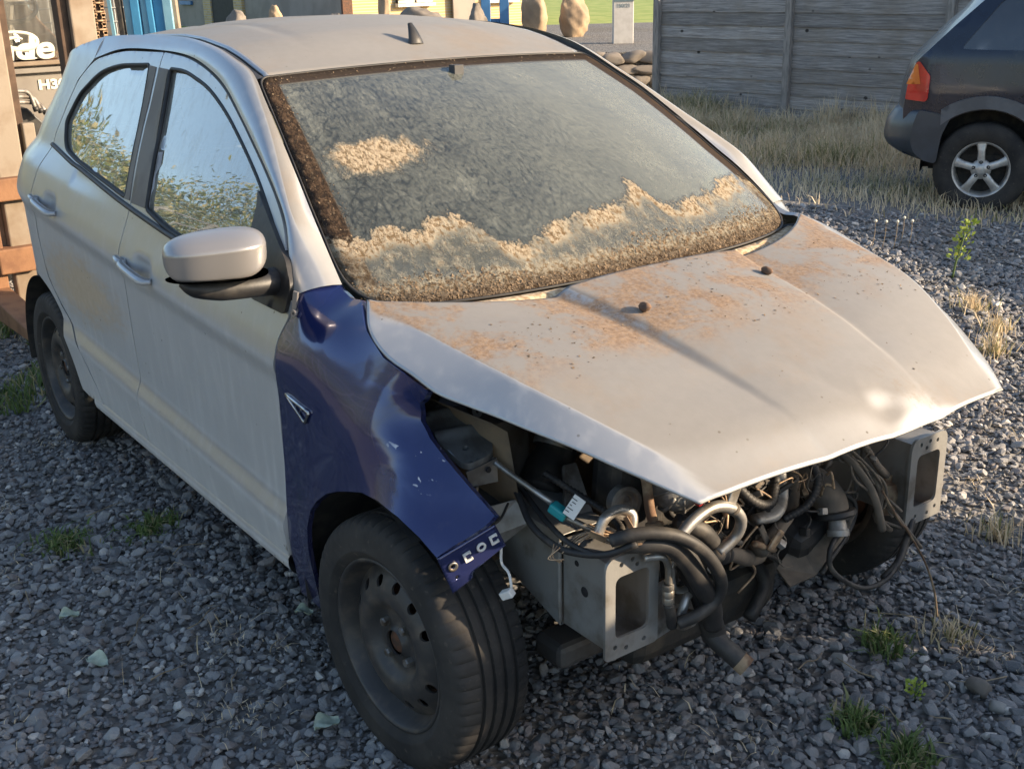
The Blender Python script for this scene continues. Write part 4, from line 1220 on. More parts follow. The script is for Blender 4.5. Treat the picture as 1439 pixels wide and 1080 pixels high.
# ---- cowl below the windscreen
Ps = screen_pt(np.c_[np.linspace(-.97, .97, 40), np.full(40, .012)])
V = []
for p in Ps:
    V += [(p[0] - .02, p[1], p[2] - .025), (p[0] + .012, p[1], p[2] - .010), (p[0] + .040, p[1], p[2] - .009), (p[0] + .065, p[1], p[2] - .030), (p[0] + .08, p[1], p[2] - .12)]
F = [(i * 5 + j, (i + 1) * 5 + j, (i + 1) * 5 + j + 1, i * 5 + j + 1) for i in range(39) for j in range(4)]
obj('cowl', V, F, MT['moss2'], CAR)
for (y, w) in ((-.45, .05), (-.33, .07), (-.22, .06), (.30, .10), (.42, .12)):
    x = float(np.interp(abs(y), [0, .2, .45, .6], [-.045, -.05, -.09, -.15])) + .022
    MB().box((x - .002, y, 1.006), (.016, w * .6, .009), (R(8), R(-14), R(-16 if y < 0 else 16))).build('cowl_clip', MT['moss2'], CAR, bev=.004)
# things in the open corner of the scuttle, driver's side
m = MB()
m.tube([(-.20, .66, .985), (-.16, .70, .99), (-.12, .73, .965)], .022, 8).tube([(-.22, .70, .97), (-.17, .72, .975), (-.11, .70, .955)], .014, 8)
m.box((-.17, .70, .955), (.10, .09, .03), (R(10), R(12), R(20)))
m.build('wiper_linkage', MT['hose'], CAR, True)

# ---- cabin
def cushion(name, c, d, rot, m, parent, bv=.05):
    o = MB().box((0, 0, 0), d).build(name, m, parent)
    o.location = c; o.rotation_euler = rot
    b = o.modifiers.new('bevel', 'BEVEL'); b.width = bv; b.segments = 4
    o.data.polygons.foreach_set('use_smooth', [True] * 6)
    return o
for y in (-.36, .36):
    s = cushion('seat', (-1.12, y, .60), (.52, .50, .20), (0, R(-8), 0), MT['seat'], CAR)
    cushion('backrest', (-.30, 0, .32), (.17, .48, .66), (0, R(-18), 0), MT['seat'], s)
    cushion('headrest', (-.44, 0, .75), (.10, .27, .19), (0, R(-12), 0), MT['seat'], s, .04)
b = cushion('rear_bench', (-2.0, 0, .62), (.50, 1.25, .18), (0, R(-6), 0), MT['seat'], CAR)
cushion('backrest', (-.30, 0, .32), (.16, 1.25, .60), (0, R(-20), 0), MT['seat'], b)
for y in (-.4, .4): cushion('headrest', (-.43, y, .69), (.09, .26, .15), (0, R(-14), 0), MT['seat'], b, .04)
V, F = grid(lambda y, q: (q[0] + .14 * (y / .7) ** 2 * -1, y, q[1] + (.02 * math.cos(y * 5) if q[2] else 0)), np.linspace(-.70, .70, 24), [(-.12, .965, 0), (-.30, .985, 1), (-.48, .99, 1), (-.60, .96, 1), (-.64, .88, 0), (-.60, .70, 0), (-.5, .45, 0)])
obj('dashboard', V, F, MT['dash'], CAR)
m = MB()
mm = axis_matrix((-.74, .36, .93), (-.86, 0, .50))
m.tube([mm @ Vector((.185 * math.cos(a), .185 * math.sin(a), 0)) for a in np.linspace(0, 2 * math.pi, 25)], .016, 8, 0)
for a in (0, 2.4, 3.9): m.tube([mm @ Vector((0, 0, -.02)), mm @ Vector((.18 * math.cos(a), .18 * math.sin(a), 0))], .018, 6, 2)
m.ball(mm @ Vector((0, 0, -.02)), .06)
m.tube([mm @ Vector((0, 0, -.02)), mm @ Vector((0, 0, -.25))], .03, 8, 2)
m.build('steering_wheel', MT['black'], CAR, True)
cushion('interior_mirror', (-.86, 0, 1.385), (.03, .22, .065), (0, R(12), R(8)), MT['dash'], CAR, .02)
m = MB(); m.box((-.84, 0, 1.43), (.03, .03, .06)); m.build('mirror_stem', MT['dash'], CAR)
V, F = grid(lambda w, t: (lambda p: (p[0] - .02, p[1] * .98, p[2] - .035))(roof_pt(t, w)), np.linspace(-1, 1, 13), np.linspace(.01, .97, 20))
obj('headlining', V, F, MT['dusty'], CAR)
# ================================================================== opened front end of the hatchback
def tubeo(name, P, r, m, n=10, sm=6, caps=True, flat=1.0):
    return MB().tube(P, r, n, sm, caps, flat).build(name, MT[m], CAR, True)
def boxo(name, c, d, m, rot=None, bev=.006):
    return MB().box(c, d, rot).build(name, MT[m], CAR, bev=bev)
def cyl(name, c, ax, prof, m, n=28):
    return MB().lathe(prof, n, axis_matrix(c, ax)).build(name, MT[m], CAR, True, auto=40)

# chassis legs with the bolted bumper-beam flanges
for sg in (-1, 1):
    y0, y1, z0, z1 = .430, .540, .405, .602
    m = MB()
    for (xa, xb, g) in ((.462, .315, 0.0), (.310, -.25, .006)):
        pa = [(y0 - g, z0 - g), (y1 + g, z0 - g), (y1 + g, z1 + g), (y0 - g, z1 + g)]
        a = [(xa, sg * y, z) for y, z in pa]; b = [(xb, sg * (y + (.0 if xb > 0 else -.02)), (z + .02 if z > .5 else z + .15) if xb < 0 else z) for y, z in pa]
        m.add(a + b, [(0, 1, 5, 4), (1, 2, 6, 5), (2, 3, 7, 6), (3, 0, 4, 7)])
    rail = m.build('chassis_leg', MT['primer'], CAR)
    solidify(rail, .003, 0); bevel(rail, .006, 2)
    ol = round_poly([(.414, .388), (.556, .388), (.556, .618), (.414, .618)], [.012, .012, .03, .03], 6)
    ho = round_poly([(.440, .432), (.530, .432), (.530, .572), (.440, .572)], .018, 6)
    hs = [ho] + [circ(a, b, .0055, .0055, 10) for a, b in ((.45, .60), (.485, .602), (.515, .598), (.452, .408), (.50, .405), (.53, .415), (.473, .587))]
    fl = panel('bumper_beam_flange', ol, lambda p: np.c_[np.full(len(p), .468), sg * p[:, 0], p[:, 1]], MT['primer'], CAR, .02, hs, (-.007, 0, 0))
    # bolt holes in the side of the leg
    for (hx, hz, r) in ((.385, .51, .010), (.36, .565, .006)):
        cyl('leg_hole', (hx, sg * .5415, hz), (0, sg, 0), [(0, .001), (r, .001), (r * 1.15, 0)], 'dark', 14)
    # lip along the joint
    tubeo('leg_joint', [(.312, sg * .548, .41), (.312, sg * .549, .50), (.312, sg * .548, .60)], .005, 'primer', 6)
    # inner wing / strut tower
    V, F = grid(lambda x, q: (x, sg * (q[0] + .03 * math.cos(x * 9)), q[1] - .10 * max(0, x - .08)), np.linspace(-.28, .20, 14), [(.64, .86), (.60, .83), (.585, .74), (.57, .64), (.50, .60)])
    obj('inner_wing', V, F, MT['tanmetal'] if sg < 0 else MT['primer_dark'], CAR)
    cyl('strut_tower', (-.05, sg * .50, .60), (0, 0, 1), [(.13, -.1), (.115, .14), (.10, .17), (.03, .175), (.0, .19)], 'primer_dark')
# bulkhead and engine
m = MB(); m.box((-.20, 0, .62), (.04, 1.24, .66)); m.build('bulkhead', MT['tanmetal'], CAR)
V, F = grid(lambda y, q: (q[0], y, q[1] + .012 * math.sin(y * 60) * q[2]), np.linspace(-.30, .22, 30), [(-.10, .80, 0), (.02, .81, 1), (.16, .78, 1), (.24, .70, 1), (.27, .58, 0), (.26, .42, 0), (.20, .26, 0)])
obj('engine_block', V, F, MT['engine'], CAR)
boxo('gearbox', (.10, .30, .46), (.32, .28, .30), 'engine', (R(6), R(8), 0), .05)
boxo('oil_sump', (.10, -.05, .235), (.34, .50, .15), 'engine', (0, R(4), 0), .04)
boxo('subframe', (.20, 0, .26), (.10, 1.0, .06), 'primer_dark', None, .015)
boxo('battery_box', (-.05, .30, .72), (.24, .26, .20), 'black', (0, 0, R(5)), .015)
boxo('air_filter_box', (.06, .10, .76), (.26, .30, .12), 'black', (0, R(12), 0), .03)
# upper wing rail and stamped bracket behind the lost headlamp
P = [(.03, -.690, .812), (-.02, -.600, .848), (.128, -.586, .790), (.176, -.612, .768), (.170, -.680, .756), (.095, -.700, .79)]
fn = tps([(p[0], p[1]) for p in P], [p[2] for p in P])
tr = panel('headlamp_bracket', round_poly([(p[0], p[1]) for p in P], .02, 4), lambda p: np.c_[p, fn(p) + .010 * np.exp(-((p[:, 0] - .03 - .25 * (p[:, 1] + .64)) / .010) ** 2) + .012 * np.exp(-((p[:, 0] - .095 - .25 * (p[:, 1] + .64)) / .011) ** 2)], MT['steel'], CAR, .006, [circ(.135, -.655, .006, .008)], (0, 0, -.014))
V = [(.171, -.680, .742), (.176, -.606, .756), (.172, -.602, .700), (.170, -.672, .706)]
bf = obj('bracket_face', V, [(0, 1, 2, 3)], MT['steel'], tr, False); solidify(bf, .004, 0)
cyl('bracket_hole', (.178, -.628, .735), (1, 0, 0), [(0, .002), (.006, .002), (.0065, 0)], 'dark', 12)
cyl('bracket_tab', (.085, -.588, .828), (.3, -.9, .2), [(.005, 0), (.013, 0), (.013, .003), (.005, .003), (.005, 0)], 'primer', 16)
tubeo('bolt', [(.165, -.650, .700), (.168, -.655, .680)], .005, 'zinc', 8)
V = [(.165, -.640, .645), (.190, -.565, .655), (.220, -.552, .610), (.185, -.600, .560), (.170, -.645, .575)]
b = obj('gusset_plate', V, [(0, 1, 2, 3, 4)], MT['primer'], CAR, False); solidify(b, .004, 0)
cyl('gusset_hole', (.182, -.614, .622), (.75, -.6, .2), [(0, .005), (.007, .005), (.008, 0)], 'dark', 12)
# bonnet prop, clip and label
tubeo('bonnet_prop', [(.10, -.606, .765), (.181, -.606, .742), (.31, -.557, .682)], .0062, 'alu', 10, 4)
tubeo('bonnet_prop', [(.343, -.556, .668), (.404, -.505, .632), (.44, -.49, .618)], .007, 'alu', 10, 4)
boxo('prop_clip', (.327, -.560, .676), (.042, .026, .022), 'teal', (0, R(24), R(20)), .005)
lab = boxo('paper_tag', (.366, -.552, .697), (.027, .0015, .046), 'white', (R(-22), R(28), R(28)), .006)
for k in range(5):
    o = MB().box((-.008 + .003 * (k % 2), -.0016, .014 - k * .007), (.013 - .004 * (k % 3), .0006, .0016)).build('tag_print', MT['ink'], lab)
    o.location = (0, 0, 0)
    o.matrix_parent_inverse = Matrix()
    o.matrix_basis = Matrix.Translation((.366, -.552, .697)) @ Euler((R(-22), R(28), R(28))).to_matrix().to_4x4()
# hoses on the near side
tubeo('bellows', [(.05, -.333, .70), (.06, -.35, .675), (.08, -.40, .64), (.10, -.44, .60)], [.040, .044, .052, .058], 'hose', 16)
cyl('hose_clamp', (.068, -.372, .690), (-.2, .5, .8), [(.047, -.007), (.047, .007)], 'alu', 24)
tubeo('coolant_hose', [(.03, -.335, .69), (.06, -.28, .705), (.10, -.245, .68), (.16, -.25, .60), (.22, -.29, .52), (.28, -.36, .46)], .026, 'hose', 14)
V = [(.159, -.420, .680), (.165, -.385, .680), (.300, -.430, .575), (.270, -.500, .590)]
b = obj('engine_mount_bracket', V, [(0, 1, 2, 3)], MT['castalu'], CAR, False); solidify(b, .012, 0); bevel(b, .004)
cyl('idler_pulley', (.305, -.365, .630), (.95, -.2, .1), [(.0, -.005), (.016, -.005), (.018, .002), (.026, .003), (.029, .010), (.037, .010), (.038, -.012)], 'castalu', 32)
boxo('timing_cover', (.235, -.29, .60), (.10, .18, .30), 'hose', (0, R(5), R(8)), .03)
tubeo('rubber_elbow', [(.42, -.537, .650), (.42, -.518, .682), (.42, -.480, .690), (.43, -.455, .675), (.44, -.465, .640)], .011, 'alu', 10)
tubeo('dipstick_tube', [(.34, -.350, .73), (.36, -.352, .69), (.38, -.360, .64), (.40, -.362, .602)], .011, 'rustpipe', 10)
cyl('tube_collar', (.398, -.362, .606), (.3, -.1, -.9), [(.012, -.012), (.019, -.010), (.020, .012), (.012, .014)], 'rustpipe', 16)
# alternator: slatted housing with a finned nose
al = cyl('alternator', (.35, -.255, .655), (.82, -.45, .35), [(.0, .035), (.035, .034), (.052, .022), (.058, .006), (.058, -.06), (.045, -.075)], 'castalu', 30)
for k in range(9):
    a = 2 * math.pi * k / 9
    mm = axis_matrix((.35, -.255, .655), (.82, -.45, .35))
    MB().tube([mm @ Vector((.030 * math.cos(a), .030 * math.sin(a), .036)), mm @ Vector((.060 * math.cos(a), .060 * math.sin(a), .006)), mm @ Vector((.060 * math.cos(a), .060 * math.sin(a), -.05))], .0045, 6, 3).build('cooling_fin', MT['castalu'], al, True)
boxo('red_terminal', (.405, -.240, .64), (.018, .024, .035), 'red', (R(20), R(10), 0), .005)
# aluminium pipe bent over the front
pu = tubeo('coolant_pipe', [(.50, -.395, .630), (.50, -.351, .658), (.50, -.295, .670), (.50, -.240, .650), (.50, -.212, .615), (.49, -.215, .575), (.48, -.255, .545)], .0125, 'alu', 14, 8)
b = boxo('pipe_bracket', (.50, -.236, .678), (.004, .026, .036), 'alu', (R(-25), 0, 0), .002)
tubeo('pipe_clip', [(.50, -.240, .652), (.50, -.236, .646)], .0155, 'dusty', 12, 2)
tubeo('coolant_hose', [(.44, -.34, .625), (.46, -.29, .60), (.46, -.25, .555), (.46, -.222, .512)], .020, 'hose', 12)
tubeo('coolant_hose', [(.48, -.262, .548), (.46, -.225, .520), (.44, -.167, .495), (.40, -.076, .440), (.36, .005, .405)], [.018, .018, .016, .020, .022], 'dusty', 12)
cyl('hose_clamp', (.465, -.235, .527), (-.1, .75, -.55), [(.021, -.008), (.022, 0), (.021, .008)], 'hose', 20)
cyl('hose_clamp', (.452, -.205, .512), (-.1, .75, -.55), [(.020, -.006), (.021, 0), (.020, .006)], 'hose', 20)
boxo('white_plug', (.455, -.185, .540), (.030, .045, .012), 'castalu', (R(-25), 0, R(10)), .005)
# loops of heater hose over the leg
tubeo('heater_hose', [(.47, -.545, .662), (.50, -.514, .677), (.52, -.477, .677), (.54, -.429, .661), (.55, -.380, .623), (.55, -.338, .572), (.54, -.306, .516), (.53, -.312, .473), (.52, -.353, .449), (.50, -.388, .434)], .0135, 'hose', 14, 8)
tubeo('heater_hose', [(.47, -.520, .640), (.50, -.486, .646), (.52, -.438, .636), (.52, -.388, .585), (.52, -.346, .521), (.51, -.301, .451), (.50, -.284, .389)], [.014, .017, .018, .020, .021, .021, .021], 'hose', 14, 8)
tubeo('radiator_hose', [(.45, -.40, .60), (.46, -.36, .570), (.47, -.338, .547), (.48, -.304, .472), (.48, -.273, .392), (.485, -.262, .345)], .027, 'hose', 16, 8)
tubeo('drain_pipe', [(.475, -.272, .365), (.50, -.265, .343), (.56, -.239, .300)], [.022, .022, .0215], 'hose', 16, 4, False)
cyl('pipe_mouth', (.560, -.239, .300), (.80, .35, -.57), [(.0, -.012), (.016, -.010), (.017, .001), (.0225, .001), (.0225, -.02)], 'rustpipe', 20)
cyl('hose_clamp', (.52, -.312, .478), (-.3, -.4, -.8), [(.0155, -.006), (.0165, 0), (.0155, .006)], 'white', 16)
# air-conditioning lines
tubeo('aircon_pipe', [(.485, -.47, .605), (.49, -.451, .604), (.50, -.434, .602), (.50, -.419, .578), (.50, -.416, .534)], .0078, 'alu', 10)
f = cyl('aircon_fitting', (.50, -.4165, .512), (0, .05, -1), [(.0085, -.024), (.012, -.022), (.012, -.012), (.0105, -.010), (.0125, -.006), (.0125, .004), (.0105, .006), (.0125, .010), (.0125, .020), (.009, .024)], 'alu', 20)
tubeo('aircon_hose', [(.50, -.416, .490), (.497, -.405, .46), (.49, -.394, .425)], .011, 'hose', 12)
tubeo('aircon_pipe', [(.48, -.360, .578), (.48, -.388, .560), (.48, -.390, .545), (.48, -.383, .508), (.475, -.360, .489), (.47, -.330, .484)], .0072, 'alu', 10)
boxo('receiver_plate', (.455, -.385, .45), (.008, .07, .13), 'castalu', (0, 0, R(10)), .004)
tubeo('return_pipe', [(.47, -.31, .462), (.475, -.335, .470), (.48, -.352, .452), (.48, -.360, .43)], .010, 'alu', 10)
boxo('cable_tie', (.475, -.325, .500), (.006, .008, .040), 'white', (R(20), 0, 0), .001)
boxo('filter_can', (.47, -.345, .415), (.05, .07, .035), 'castalu', (R(-15), 0, R(20)), .012)
# wiring lying on the leg
random.seed(5)
for k in range(9):
    j = lambda s=.010: random.uniform(-s, s)
    P = [(.384, -.590, .622), (.39, -.552, .638), (.42, -.520, .648), (.451, -.498, .645), (.497, -.484, .655)]
    tubeo('bare_wire', [(a + j(), b + j(), c + j(.008)) for a, b, c in P], .0018, 'wirecol', 5, 5)
for P, r in (([(.14, -.56, .70), (.195, -.567, .668), (.272, -.594, .64), (.332, -.594, .622), (.392, -.587, .62), (.46, -.552, .63), (.508, -.512, .66)], .0075), ([(.15, -.54, .68), (.173, -.537, .66), (.278, -.561, .64), (.381, -.578, .632), (.446, -.563, .626)], .006),
             ([(.26, -.68, .655), (.235, -.64, .65), (.205, -.60, .66)], .003)):
    tubeo('wiring_loom', P, r, 'hose', 8)
for k in range(3):
    tubeo('frayed_wire', [(.36 + .01 * k, -.60, .628), (.375, -.615 - .006 * k, .610), (.388 + .006 * k, -.606, .600 + .006 * k)], .0016, 'wirecol', 5, 4)
cyl('loom_connector', (.482, -.507, .652), (.5, .62, .25), [(.0, -.032), (.014, -.031), (.016, -.01), (.013, -.008), (.017, .0), (.017, .022), (.010, .032), (0, .032)], 'rustpipe', 16)
for c, rot in (((.43, -.545, .655), (R(30), R(20), R(40))), ((.405, -.53, .66), (R(70), R(10), R(20))), ((.445, -.475, .665), (R(20), R(50), R(10)))):
    boxo('torn_bracket', c, (.035, .002, .022), 'wirecol', rot, .001)
tubeo('dangling_wire', [(.255, -.655, .600), (.261, -.660, .565), (.285, -.660, .552), (.296, -.662, .530), (.292, -.660, .512)], .0032, 'white', 6)
boxo('dangling_plug', (.290, -.668, .508), (.030, .018, .018), 'white', (R(10), R(-30), R(20)), .003)
# the far half: intake elbow, cast brackets, undertray, loom
tubeo('intake_elbow', [(.25, .17, .545), (.30, .205, .530), (.35, .208, .522), (.395, .208, .500), (.415, .205, .470)], [.036, .040, .042, .040, .036], 'dusty', 18, 8)
cyl('elbow_flange', (.418, .205, .468), (.35, -.05, -.93), [(.036, -.012), (.050, -.010), (.052, 0), (.040, .006), (.0, .006)], 'hose', 24)
cyl('sensor_neck', (.432, .200, .440), (.35, -.2, -.9), [(.020, -.02), (.022, .0), (.026, .004), (.026, .018), (.0, .02)], 'castalu', 18)
tubeo('intake_pipe', [(.30, .235, .53), (.28, .262, .57), (.24, .285, .64)], .034, 'dusty', 16)
tubeo('cast_arm', [(.42, -.065, .462), (.41, -.02, .468), (.40, .030, .485), (.37, .10, .505), (.32, .15, .56), (.28, .16, .63)], [.026, .022, .018, .018, .020, .024], 'dusty', 12, 8, True, .6)
tubeo('cast_arm', [(.40, -.06, .530), (.40, .0, .525), (.38, .05, .545), (.34, .07, .62)], [.018, .022, .018, .022], 'castalu', 10, 6, True, .6)
b = cyl('washer', (.375, .000, .585), (.8, -.3, .2), [(.008, 0), (.018, 0), (.019, .004), (.009, .004), (.008, 0)], 'castalu', 18)
boxo('torn_plastic', (.445, -.035, .488), (.012, .030, .055), 'wirecol', (R(-35), R(15), R(10)), .006)
boxo('torn_plastic', (.43, -.055, .500), (.006, .018, .06), 'dusty', (R(25), R(-10), R(10)), .003)
tubeo('tie_rod', [(.44, -.10, .50), (.43, -.04, .465), (.42, -.01, .448)], .008, 'rustpipe', 8)
boxo('undertray_corner', (.34, .16, .400), (.12, .14, .13), 'black', (R(14), R(16), R(10)), .035)
b = obj('undertray', [(.44, .03, .345), (.44, .12, .345), (.43, .22, .385), (.42, .285, .455), (.38, .305, .50), (.34, .26, .48), (.36, .14, .40), (.38, .05, .36)], [tuple(range(8))], MT['dusty'], CAR, False)
solidify(b, .008, 0)
tubeo('undertray_hose', [(.39, .26, .500), (.41, .285, .475), (.42, .275, .440), (.43, .23, .400), (.44, .17, .37), (.45, .13, .35)], .006, 'hose', 8)
lo = [[(.36, .22, .66), (.40, .238, .612), (.44, .245, .584), (.46, .279, .526), (.47, .300, .467), (.47, .320, .413)],
      [(.34, .25, .65), (.38, .254, .595), (.42, .284, .575), (.44, .334, .502), (.47, .372, .436), (.50, .444, .337)],
      [(.38, .24, .63), (.42, .257, .583), (.44, .310, .543), (.45, .333, .478), (.45, .322, .434), (.46, .369, .394)]]
for P, r in zip(lo, (.010, .005, .007)): tubeo('torn_loom', P, r, 'dusty', 8)
for k in range(7):
    P = [(a + random.uniform(-.016, .016), b_ + random.uniform(-.022, .022), c + random.uniform(-.02, .02)) for a, b_, c in lo[k % 3]]
    tubeo('torn_loom', P[: 4 + k % 3], .0035, 'dusty', 6)
tubeo('hanging_cable', [(.40, .27, .459), (.42, .253, .434), (.45, .160, .419), (.46, .145, .371), (.48, .171, .333), (.50, .229, .299), (.51, .296, .303), (.50, .352, .328), (.48, .410, .369), (.47, .443, .394)], .0065, 'hose', 8, 8)
tubeo('hanging_cable', [(.50, .30, .30), (.50, .352, .325), (.48, .410, .365), (.465, .445, .40)], .010, 'hose', 8, 8)
tubeo('hanging_wire', [(.46, .32, .514), (.49, .36, .43), (.50, .377, .407), (.50, .466, .290), (.50, .52, .19), (.50, .547, .105)], .0028, 'rustpipe', 6, 8)
cyl('washer_pump', (.40, .425, .455), (0, 0, 1), [(.0, -.05), (.026, -.05), (.028, -.01), (.030, -.008), (.030, .012), (.022, .03), (.010, .034), (.010, .05), (0, .05)], 'rustpipe', 20)
b = obj('inner_panel', [(.30, .24, .30), (.30, .42, .33), (.30, .43, .66), (.26, .30, .72), (.26, .22, .70)], [(0, 1, 2, 3, 4)], MT['tanmetal'], CAR, False); solidify(b, .006, 0)
# dark odds and ends that fill the bay
for k in range(26):
    y = random.uniform(-.30, .36); z = random.uniform(.34, .68); x = random.uniform(.24, .36)
    P = [(x, y, z)]
    for q in range(3): P.append((P[-1][0] + random.uniform(-.02, .04), P[-1][1] + random.uniform(-.09, .09), P[-1][2] + random.uniform(-.08, .06)))
    tubeo('engine_hose', P, random.choice((.006, .009, .014, .018)), random.choice(('hose', 'hose', 'dusty', 'engine')), 8, 5)
for k in range(16):
    c = (random.uniform(.20, .31), random.uniform(-.28, .34), random.uniform(.34, .70))
    boxo('engine_bracket', c, (random.uniform(.03, .09), random.uniform(.03, .09), random.uniform(.02, .08)), random.choice(('engine', 'castalu', 'dusty', 'primer_dark')), (random.uniform(-.6, .6), random.uniform(-.6, .6), random.uniform(-.6, .6)), .008)
# ribbed conduit, plugs, clips and bolts
def ribbed(name, P, r, m):
    c = resample(catmull(np.array(P), 8), 90)
    rad = r * (1 + .10 * np.where(np.arange(90) % 3 == 0, 1, -1))
    return MB().tube(c, list(rad), 10, 0).build(name, MT[m], CAR, True)
ribbed('ribbed_conduit', [(.33, -.18, .70), (.40, -.15, .66), (.43, -.10, .60), (.42, -.03, .57), (.38, .03, .60)], .011, 'hose')
ribbed('ribbed_conduit', [(.30, .10, .66), (.37, .13, .63), (.41, .14, .58), (.42, .10, .53), (.40, .04, .50)], .010, 'hose')
ribbed('ribbed_conduit', [(.20, -.50, .70), (.26, -.47, .67), (.33, -.44, .64), (.39, -.45, .63), (.43, -.49, .64)], .008, 'hose')
ribbed('ribbed_conduit', [(.34, .30, .66), (.40, .31, .62), (.43, .34, .56), (.42, .39, .52)], .009, 'dusty')
for k in range(22):
    c = Vector((random.uniform(.33, .44), random.uniform(-.30, .34), random.uniform(.44, .68)))
    rot = (random.uniform(-1, 1), random.uniform(-1, 1), random.uniform(-1, 1))
    b = boxo('wiring_plug', c, (random.uniform(.014, .03), random.uniform(.010, .018), random.uniform(.012, .024)), random.choice(('black', 'dusty', 'black', 'castalu', 'wirecol')), rot, .002)
    tubeo('plug_lead', [c, c + Vector((random.uniform(-.05, .01), random.uniform(-.05, .05), random.uniform(.0, .05))), c + Vector((random.uniform(-.10, -.04), random.uniform(-.10, .10), random.uniform(.02, .09)))], .0028, random.choice(('hose', 'dusty', 'wirecol', 'hose')), 6, 5)
for k in range(18):
    c = (random.uniform(.30, .38), random.uniform(-.28, .30), random.uniform(.36, .66))
    MB().lathe([(.0, .006), (.0075, .006), (.0075, 0), (.012, 0), (.012, -.003)], 6, axis_matrix(c, (1, random.uniform(-.4, .4), random.uniform(-.2, .5)))).build('bolt', MT['zinc'], CAR)
for k in range(14):
    y0_ = random.uniform(-.28, .30); z0_ = random.uniform(.50, .68)
    P = [(.42, y0_, z0_)]
    for q in range(5): P.append((P[-1][0] + random.uniform(-.02, .02), P[-1][1] + random.uniform(-.04, .05), P[-1][2] + random.uniform(-.05, .015)))
    tubeo('loose_wire', P, random.choice((.0016, .0022, .003)), random.choice(('dusty', 'hose', 'wirecol', 'dusty')), 5, 5)
# remains of the rear bumper brackets
for z in (.50, .58):
    boxo('bumper_bracket', (-2.90, -.70, z), (.08, .03, .05), 'primer', (0, 0, R(10)), .005)
# ================================================================== fence
fa = R(8); fdir = Vector((math.cos(fa), math.sin(fa), 0)); fn_ = Vector((math.sin(fa), -math.cos(fa), 0))
FENCE = empty('wooden_fence', (-8.09, 9.69, -.22), fa)
tag(FENCE, 'weathered grey board fence behind the dry grass', 'fence')
def fence_post(t, h):
    o = MB().box((0, 0, 0), (.095, .095, h)).build('post', MT['post'], FENCE, bev=.008)
    o.location = (t, 0, h / 2 - .0)
    return o
board_me = {}
def board(t0, t1, z, lean):
    key = round(t1 - t0, 2)
    if key not in board_me:
        m = MB(); L_ = t1 - t0
        n = 10; V = []; F = []
        o = MB()
        rr_ = random.Random(3)
        # bevelled, slightly wavy board
        for i in range(n + 1):
            x = -L_ / 2 + L_ * i / n; wv = rr_.uniform(-.004, .004)
            V += [(x, -.010, -.090 + wv), (x, -.013, -.06 + wv), (x, -.011, .06 + wv), (x, -.006, .092 + wv), (x, .010, .092 + wv), (x, .010, -.090 + wv)]
        for i in range(n):
            for j in range(6):
                F.append((i * 6 + j, i * 6 + (j + 1) % 6, (i + 1) * 6 + (j + 1) % 6, (i + 1) * 6 + j))
        F += [tuple(range(6))[::-1], tuple(n * 6 + j for j in range(6))]
        me = obj('board', V, F, MT['wood'], FENCE, False)
        board_me[key] = me.data; o = me
    else:
        o = link(bpy.data.objects.new('board', board_me[key]), FENCE)
    o.location = ((t0 + t1) / 2, .030 + random.uniform(-.004, .004), z)
    o.rotation_euler = (lean, random.uniform(-.004, .004), 0)
    if random.random() < .5: o.scale = (-1, 1, 1)
random.seed(21)
for t0, n in ((-2.07, 9), (0, 13), (2.07, 13), (4.14, 13), (6.21, 13), (8.28, 13)):
    for k in range(n):
        board(t0 + .05, t0 + 2.02, .11 + k * .164, R(-5))
for t, h in ((-2.07, 2.1), (0, 2.3), (2.07, 2.3), (4.14, 2.3), (6.21, 2.3), (8.28, 2.3), (10.35, 2.3)):
    fence_post(t, h)

# ================================================================== raised bed, boulders and buildings beyond
def yp(dep, lat, z=0.0): return Vector(yard(dep, lat, z))
vs_ = [yard(17.9, -14, .50), yard(17.9, 2.7, .50), yard(27, 4.6, .50), yard(27, -20, .50)]
vb_ = [(p[0], p[1], -.02) for p in vs_]
o = obj('raised_bed', vs_ + vb_, [(0, 1, 2, 3), (0, 4, 5, 1), (1, 5, 6, 2)], MT['ground'], None, False); o['kind'] = 'structure'
def boulder(seed, s, sub=4):
    rng = np.random.default_rng(seed)
    bm = bmesh.new(); bmesh.ops.create_icosphere(bm, subdivisions=sub, radius=1)
    cut = rng.normal(size=(9, 3)); cut /= np.linalg.norm(cut, axis=1)[:, None]; dd = rng.uniform(.62, .9, 9)
    ph = rng.uniform(0, 6, 6)
    for v in bm.verts:
        p = np.array(v.co)
        for c, d in zip(cut, dd):
            k = p @ c - d
            if k > 0: p = p - c * k * .9
        q = p * 2.2
        p = p * (1 + .05 * math.sin(q[0] * 3 + ph[0]) * math.sin(q[1] * 3 + ph[1]) + .035 * math.sin(q[2] * 7 + ph[2] + q[0] * 4))
        v.co = Vector(p * np.array(s))
    me = bpy.data.meshes.new('boulder'); bm.to_mesh(me); bm.free()
    for p in me.polygons: p.use_smooth = True
    return me
BL = [  # depth, lateral (m), half sizes, label, material
    (22, .60, (.26, .24, .55), 'tall upright tan boulder beside the blue posts', 'boulder'),
    (22.2, 1.30, (.30, .26, .50), 'split upright tan boulder between blue posts and white cabinet', 'boulder'),
    (21.5, -.42, (.25, .20, .36), 'dark grey pointed boulder left of the blue posts', 'boulder2'),
    (21.5, -1.42, (.42, .22, .36), 'long flat topped grey boulder below the white sill', 'boulder2'),
    (22, -2.08, (.13, .12, .62), 'smooth rounded pinkish standing stone', 'boulder'),
    (21, -2.85, (.16, .14, .34), 'small dark brown stone with a knobbly top', 'boulder2'),
    (21, -3.86, (.14, .14, .40), 'square cut pale stone block', 'boulder'),
    (21, -4.55, (.36, .22, .36), 'low humped grey boulder by the dark doorway', 'boulder2')]
